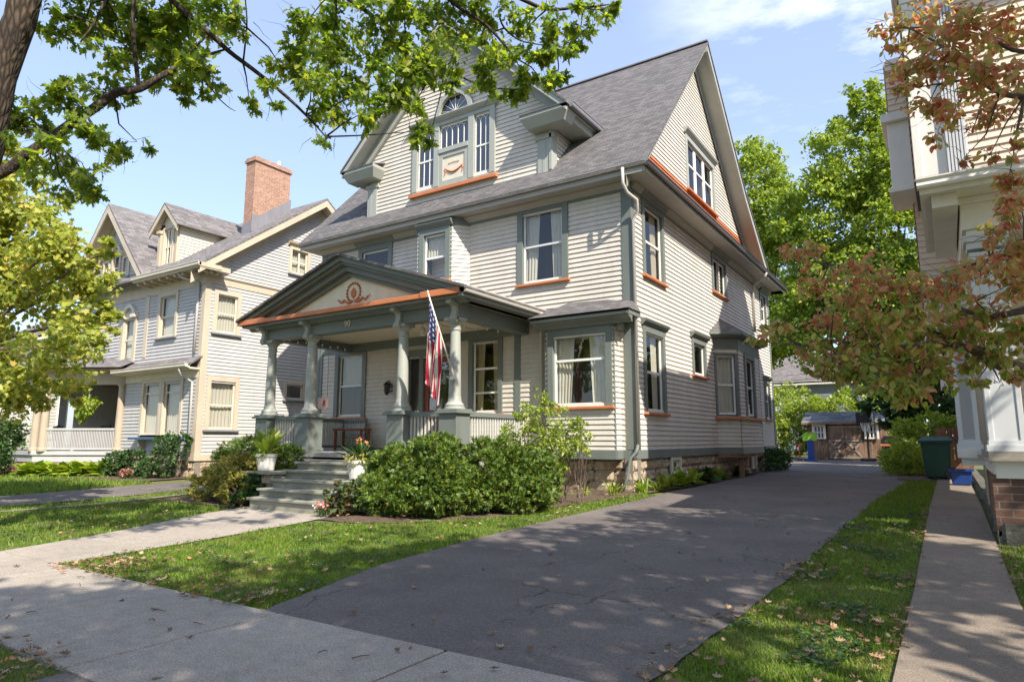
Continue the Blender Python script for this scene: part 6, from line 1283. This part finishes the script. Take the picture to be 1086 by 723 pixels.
t=thing('red_flowers','small red and white flowers at the foot of the steps','flowers',(-8.15,7.1,.02)); cloud('foliage',[(-8.15,7.1,.1,.14,.1,.1)],160,.05,T_simple(),M['dkgreen'],t,shell=.1); cloud('petals',[(-8.18,7.08,.18,.12,.09,.07)],34,.045,T_maple(),M['pinkfl'],t,shell=.3); cloud('petals',[(-8.25,7.05,.2,.08,.06,.05)],12,.045,T_maple(),M['whitefl'],t,shell=.3)
# bedding plants with strap or broad leaves
def rosette(name,label,cat,x,y,n,L,wd,mat,group,el0=.4,el1=1.4,fl=None):
    t=thing(name,label,cat,(x,y,g(y)),group); th=RNG.uniform(0,6.28,n); el=RNG.uniform(el0,el1,n); ti=np.stack([np.cos(th)*np.cos(el),np.sin(th)*np.cos(el),np.sin(el)],1)
    # each leaf arches: two joined pieces
    P0=np.array([[x,y,g(y)+.01]])+np.column_stack([RNG.normal(size=(n,2))*.04,np.zeros(n)]); s_=L*RNG.uniform(.6,1.15,n)
    T=(np.array([(-.12*wd*4,0,0),(.12*wd*4,0,0),(.5*wd,.5,.05),(.42*wd,.8,-.02),(0,1.05,-.18),(-.42*wd,.8,-.02),(-.5*wd,.5,.05)]),[(0,1,2,6),(2,3,5,6),(3,4,5)])
    leafmesh('leaves',P0,ti,np.array([[0,0,1.]])+RNG.normal(size=(n,3))*.15,s_,T,mat,t)
    if fl: cloud('flowers',[(x,y,g(y)+L*.8,L*.6,L*.6,L*.25)],fl,.05,T_maple(),M['whitefl'],t,shell=.2)
    return t
pl=[(-5.35,11.55,'lily_plant','strappy green plant at the house corner beside the downspout',.32,.09,36,'lilac'),(-4.98,12.15,'lily_plant','bright strappy plant just right of the house corner',.3,.09,34,'hosta'),(-4.95,12.75,'lily_plant','strappy plant below the first side window',.28,.09,30,'lilac'),(-5.75,11.3,'lily_plant','small thin-leaved plant before the stone foundation',.22,.06,18,'hosta')]
for x,y,nm,lb,L,wd,n,mt in pl: rosette(nm,lb,'plant',x,y,n,L,wd,M[mt],'strappy plants along the foundation',.6,1.5)
k=0
HL=['first hosta past the basement window','wide pale hosta beside the drive, second from the window','third bright hosta in the row along the drive','dark green clump in the middle of the drive border','last leafy clump before the bay foundation','low clump under the side bay']
for y,mt,L in ((13.5,'lilac',.34),(14.2,'hosta',.42),(15.0,'lilac',.38),(16.0,'dkgreen',.42),(17.3,'lilac',.34),(19.2,'dkgreen',.3)):
    rosette('hosta_plant',HL[k],'plant',-4.98,y,46,L,.34,M[mt],'hostas along the drive',.2,1.3,fl=26 if k==1 else None); k+=1
shrub('leafy_shrub','low grey green shrub at the back corner of the victorian house',[(-5.0,22.9,.5,.45,.9,.4),(-4.95,24.2,.45,.4,.6,.35)],2600,.1,M['dkgreen'],clump=120)
shrub('leafy_shrub','light green shrub at the drive edge before the wheeled bin',[(-1.1,22.5,.6,.6,.9,.5),(-1.4,24.2,.6,.5,.8,.45)],4200,.11,M['lilac'],clump=160,shell=.3)
shrub('flowering_shrub','pink tinged flowering shrub behind the wheeled bin',[(-.6,24.5,1.6,.9,.7,.5),(.2,24.7,1.4,.7,.6,.5),(-1.0,25,1.1,.6,.6,.6)],3400,.12,M['lilac'],clump=150,shell=.3)
cloud_=None
shrub('tall_hedge','tall sunlit green hedge left of the shed at the end of the drive',[(-8.6,39.5,1.6,1.5,1,1.5),(-7.4,39.2,1.9,1.4,1,1.7),(-6.6,40.4,2.2,1.3,1,1.4),(-10.2,39.5,1.9,1.6,1,1.7),(-5.6,41.5,2.8,1.5,1,.9),(-7.8,41,3.3,1.6,1,1.1),(-9.8,41,3.2,1.4,1,1.1),(-12.2,39.5,2,1.8,1,1.7)],17000,.19,M['lilac'],clump=420,shell=.5,cat='hedge')
shrub('tall_hedge','sunny hedge seen over the roof of the shed, right part',[(-2.6,42,2.2,1.2,1,.9),(-1.9,39.5,1.6,.9,.8,1.1),(-1.6,38.3,.9,.7,.6,.8),(-3.5,42.5,3.2,1.5,1,1.1),(-4.8,42.5,3.0,1.3,1,1.0),(-6.4,39.2,1.0,.6,.5,.9)],10000,.18,M['lilac'],clump=150,shell=.5,cat='hedge')
# neighbour's bed
NLb=['broad chartreuse hosta nearest the left edge of the bed','chartreuse hosta under the left porch columns','big yellow green hosta in the middle of the bed','yellow green hosta below the porch railing','hosta at the right end of the pale row','small hosta by the porch corner']
for k,(x,y) in enumerate(((-23.9,9.1),(-23.3,9.3),(-22.7,9.5),(-22.2,9.8),(-21.7,10.1),(-21.2,10.2))): rosette('hosta_plant',NLb[k],'plant',x,y,60,.5,.55,M['hosta'],'hostas under the neighbouring porch',.15,1.2)
shrub('leafy_shrub','low dark bush between the hostas and the grey house',[(-20.8,10.2,.45,.55,.35,.35),(-20.0,10.3,.5,.6,.35,.4)],3000,.1,M['dkgreen'],clump=150)
shrub('leafy_shrub','taller dark bush at the corner of the grey house',[(-18.4,10.3,.7,.45,.35,.65),(-18.0,10.5,1.1,.25,.25,.35),(-18.9,10.1,.35,.4,.3,.3)],2600,.09,M['dkgreen'],clump=140,shell=.3)
t=thing('red_flowers','red begonias at the edge of the neighbouring bed','flowers',(-19.6,9.9,.12)); cloud('foliage',[(-19.6,9.9,.22,.35,.15,.14)],300,.06,T_simple(),M['dkgreen'],t,shell=.1); cloud('petals',[(-19.6,9.85,.28,.35,.15,.12)],110,.05,T_maple(),M['pinkfl'],t,shell=.3)
t=thing('pink_flowers','pale pink flowers at the far left of the neighbouring bed','flowers',(-25.6,9.0,.08)); cloud('foliage',[(-25.6,9.0,.2,.8,.3,.18)],500,.08,T_simple(),M['dkgreen'],t,shell=.1); cloud('petals',[(-25.6,8.95,.3,.8,.3,.16)],220,.06,T_maple(),M['pinkfl'],t,shell=.3)
shrub('leafy_shrub','dark leafy shrub in front of the porch at the far left',[(-26.2,9.3,1.0,.9,.4,.9),(-24.9,8.7,.6,.5,.3,.5),(-27.5,9.2,1.2,.9,.4,1)],5200,.13,M['dkgreen'],clump=200,shell=.2)
# --- trees outside the picture: they shade the pavement and stand in the window reflections
st=thing('street_tree','big street tree beside the sidewalk whose crown shades the driveway','tree',(5.2,.2,0))
q=MB(); limb(q,[(5.2,.2,0,.35),(5.2,.3,2,.26),(5.0,.5,4.2,.2),(4.8,.6,7,.1)],12); build(q,'trunk',M['oakbark'],st,smooth=True)
SB=[(3.4,1.0,7.0,1.9,1.9,1.3),(5.4,3.2,6.6,2.0,1.9,1.2),(2.6,-1.4,7.6,1.8,1.8,1.2),(5.6,-1.5,8.2,2.3,2.2,1.5),(4.4,1.0,8.8,2.0,2,1.4),(6.6,4.4,7.4,1.8,1.8,1.3),(1.2,-2.6,7.2,1.4,1.4,1),(3.4,5.0,6.0,1.5,1.4,1.1),(4.6,5.6,7.4,1.6,1.3,1.1),(2.6,3.2,5.9,1.3,1.3,.9),(0.2,-3.4,7.6,1.6,1.5,1.1),(2.2,.6,6.0,1.2,1.2,.8)]
q=MB()
for b in SB: limb(q,[(5.1,.4,3.6,.1),((b[0]+5.1)/2,(b[1]+.4)/2,(b[2]+3.9)/2,.07),(b[0],b[1],b[2],.03)],6)
build(q,'limbs',M['oakbark'],st)
cloud('crown',SB,17000,.21,T_oak(),M['oak'],st,up=.9,shell=.1,clump=470,cs=.36)
for k,(x,y,s_) in enumerate(((-25,-17,1.1),(-15,-18,1),(-6,-17,1.15),(4,-18,1),(14,-17,1.1),(26,-18,1.1))):
    tree('roadside_tree',['tree across the street, far left','second tree across the street from the left','third tree across the street from the left','third tree across the street from the right','second tree across the street from the right','tree across the street, far right'][k],(x,y,0),10*s_,[(x,y,8*s_,3.4*s_),(x+2.2,y,6.4*s_,2.6*s_),(x-2.2,y+.5,6.2*s_,2.6*s_)],2600,.5,M['far'],clump=110,r=.3,group='trees across the street')
# ================================================================ light, sky, camera
EL=R(43); AZv=Vector((.887,-.46,0)).normalized(); sd=Vector((AZv.x*math.cos(EL),AZv.y*math.cos(EL),math.sin(EL)))
sun=bpy.data.lights.new('sun','SUN'); sun.energy=4.8; sun.angle=R(.53); sun.color=(1,.93,.82); so=bpy.data.objects.new('sun',sun); COL.objects.link(so); so.rotation_euler=sd.to_track_quat('Z','Y').to_euler(); so.location=(20,-10,30)
wd=bpy.data.worlds.new('World'); S.world=wd; wd.use_nodes=True; nt=wd.node_tree; bg=nt.nodes['Background']
sky=nd(nt,'ShaderNodeTexSky'); sky.sky_type='NISHITA'; sky.sun_disc=False; sky.sun_elevation=EL; sky.sun_rotation=math.atan2(AZv.x,AZv.y); sky.altitude=100; sky.air_density=1.0; sky.dust_density=.7; sky.ozone_density=1.2
tc=nd(nt,'ShaderNodeTexCoord'); mp_=mapping(nt,tc.outputs['Generated'],(1,1,3.2)); n1=noi(nt,mp_,3.0,9,.62)
cr=ramp(nt,[(.40,(0,0,0)),(.62,(.75,.75,.75))]); nt.links.new(n1,cr.inputs[0])
vd=nd(nt,'ShaderNodeVectorMath',operation='DISTANCE'); nt.links.new(tc.outputs['Generated'],vd.inputs[0]); vd.inputs[1].default_value=(-.079,.836,.543)
mr_=nd(nt,'ShaderNodeMapRange',interpolation_type='SMOOTHSTEP'); mr_.inputs['From Min'].default_value=.04; mr_.inputs['From Max'].default_value=.26; mr_.inputs['To Min'].default_value=1; mr_.inputs['To Max'].default_value=0; nt.links.new(vd.outputs['Value'],mr_.inputs[0])
ml=nd(nt,'ShaderNodeMath',operation='MULTIPLY'); nt.links.new(cr.outputs[0],ml.inputs[0]); nt.links.new(mr_.outputs[0],ml.inputs[1])
hz=mixc(nt,.34,sky.outputs[0],(4.2,5.0,7.4))
cl_=mixc(nt,ml.outputs[0],hz,(8.0,8.1,8.3))
nt.links.new(cl_,bg.inputs['Color']); bg.inputs['Strength'].default_value=.13
cam=bpy.data.cameras.new('camera'); cam.sensor_width=36; cam.lens=698/1086*36; cam.clip_start=.05; cam.clip_end=1500
co=bpy.data.objects.new('camera',cam); COL.objects.link(co); co.location=(0,0,1.2); co.rotation_euler=(R(90+8.515),0,R(33.322)); S.camera=co
vs=S.view_settings; vs.view_transform='Standard'; vs.look='None'; vs.gamma=1; vs.exposure=.9; vs.use_curve_mapping=False
S.render.engine='CYCLES'; S.cycles.max_bounces=8; S.cycles.transparent_max_bounces=16
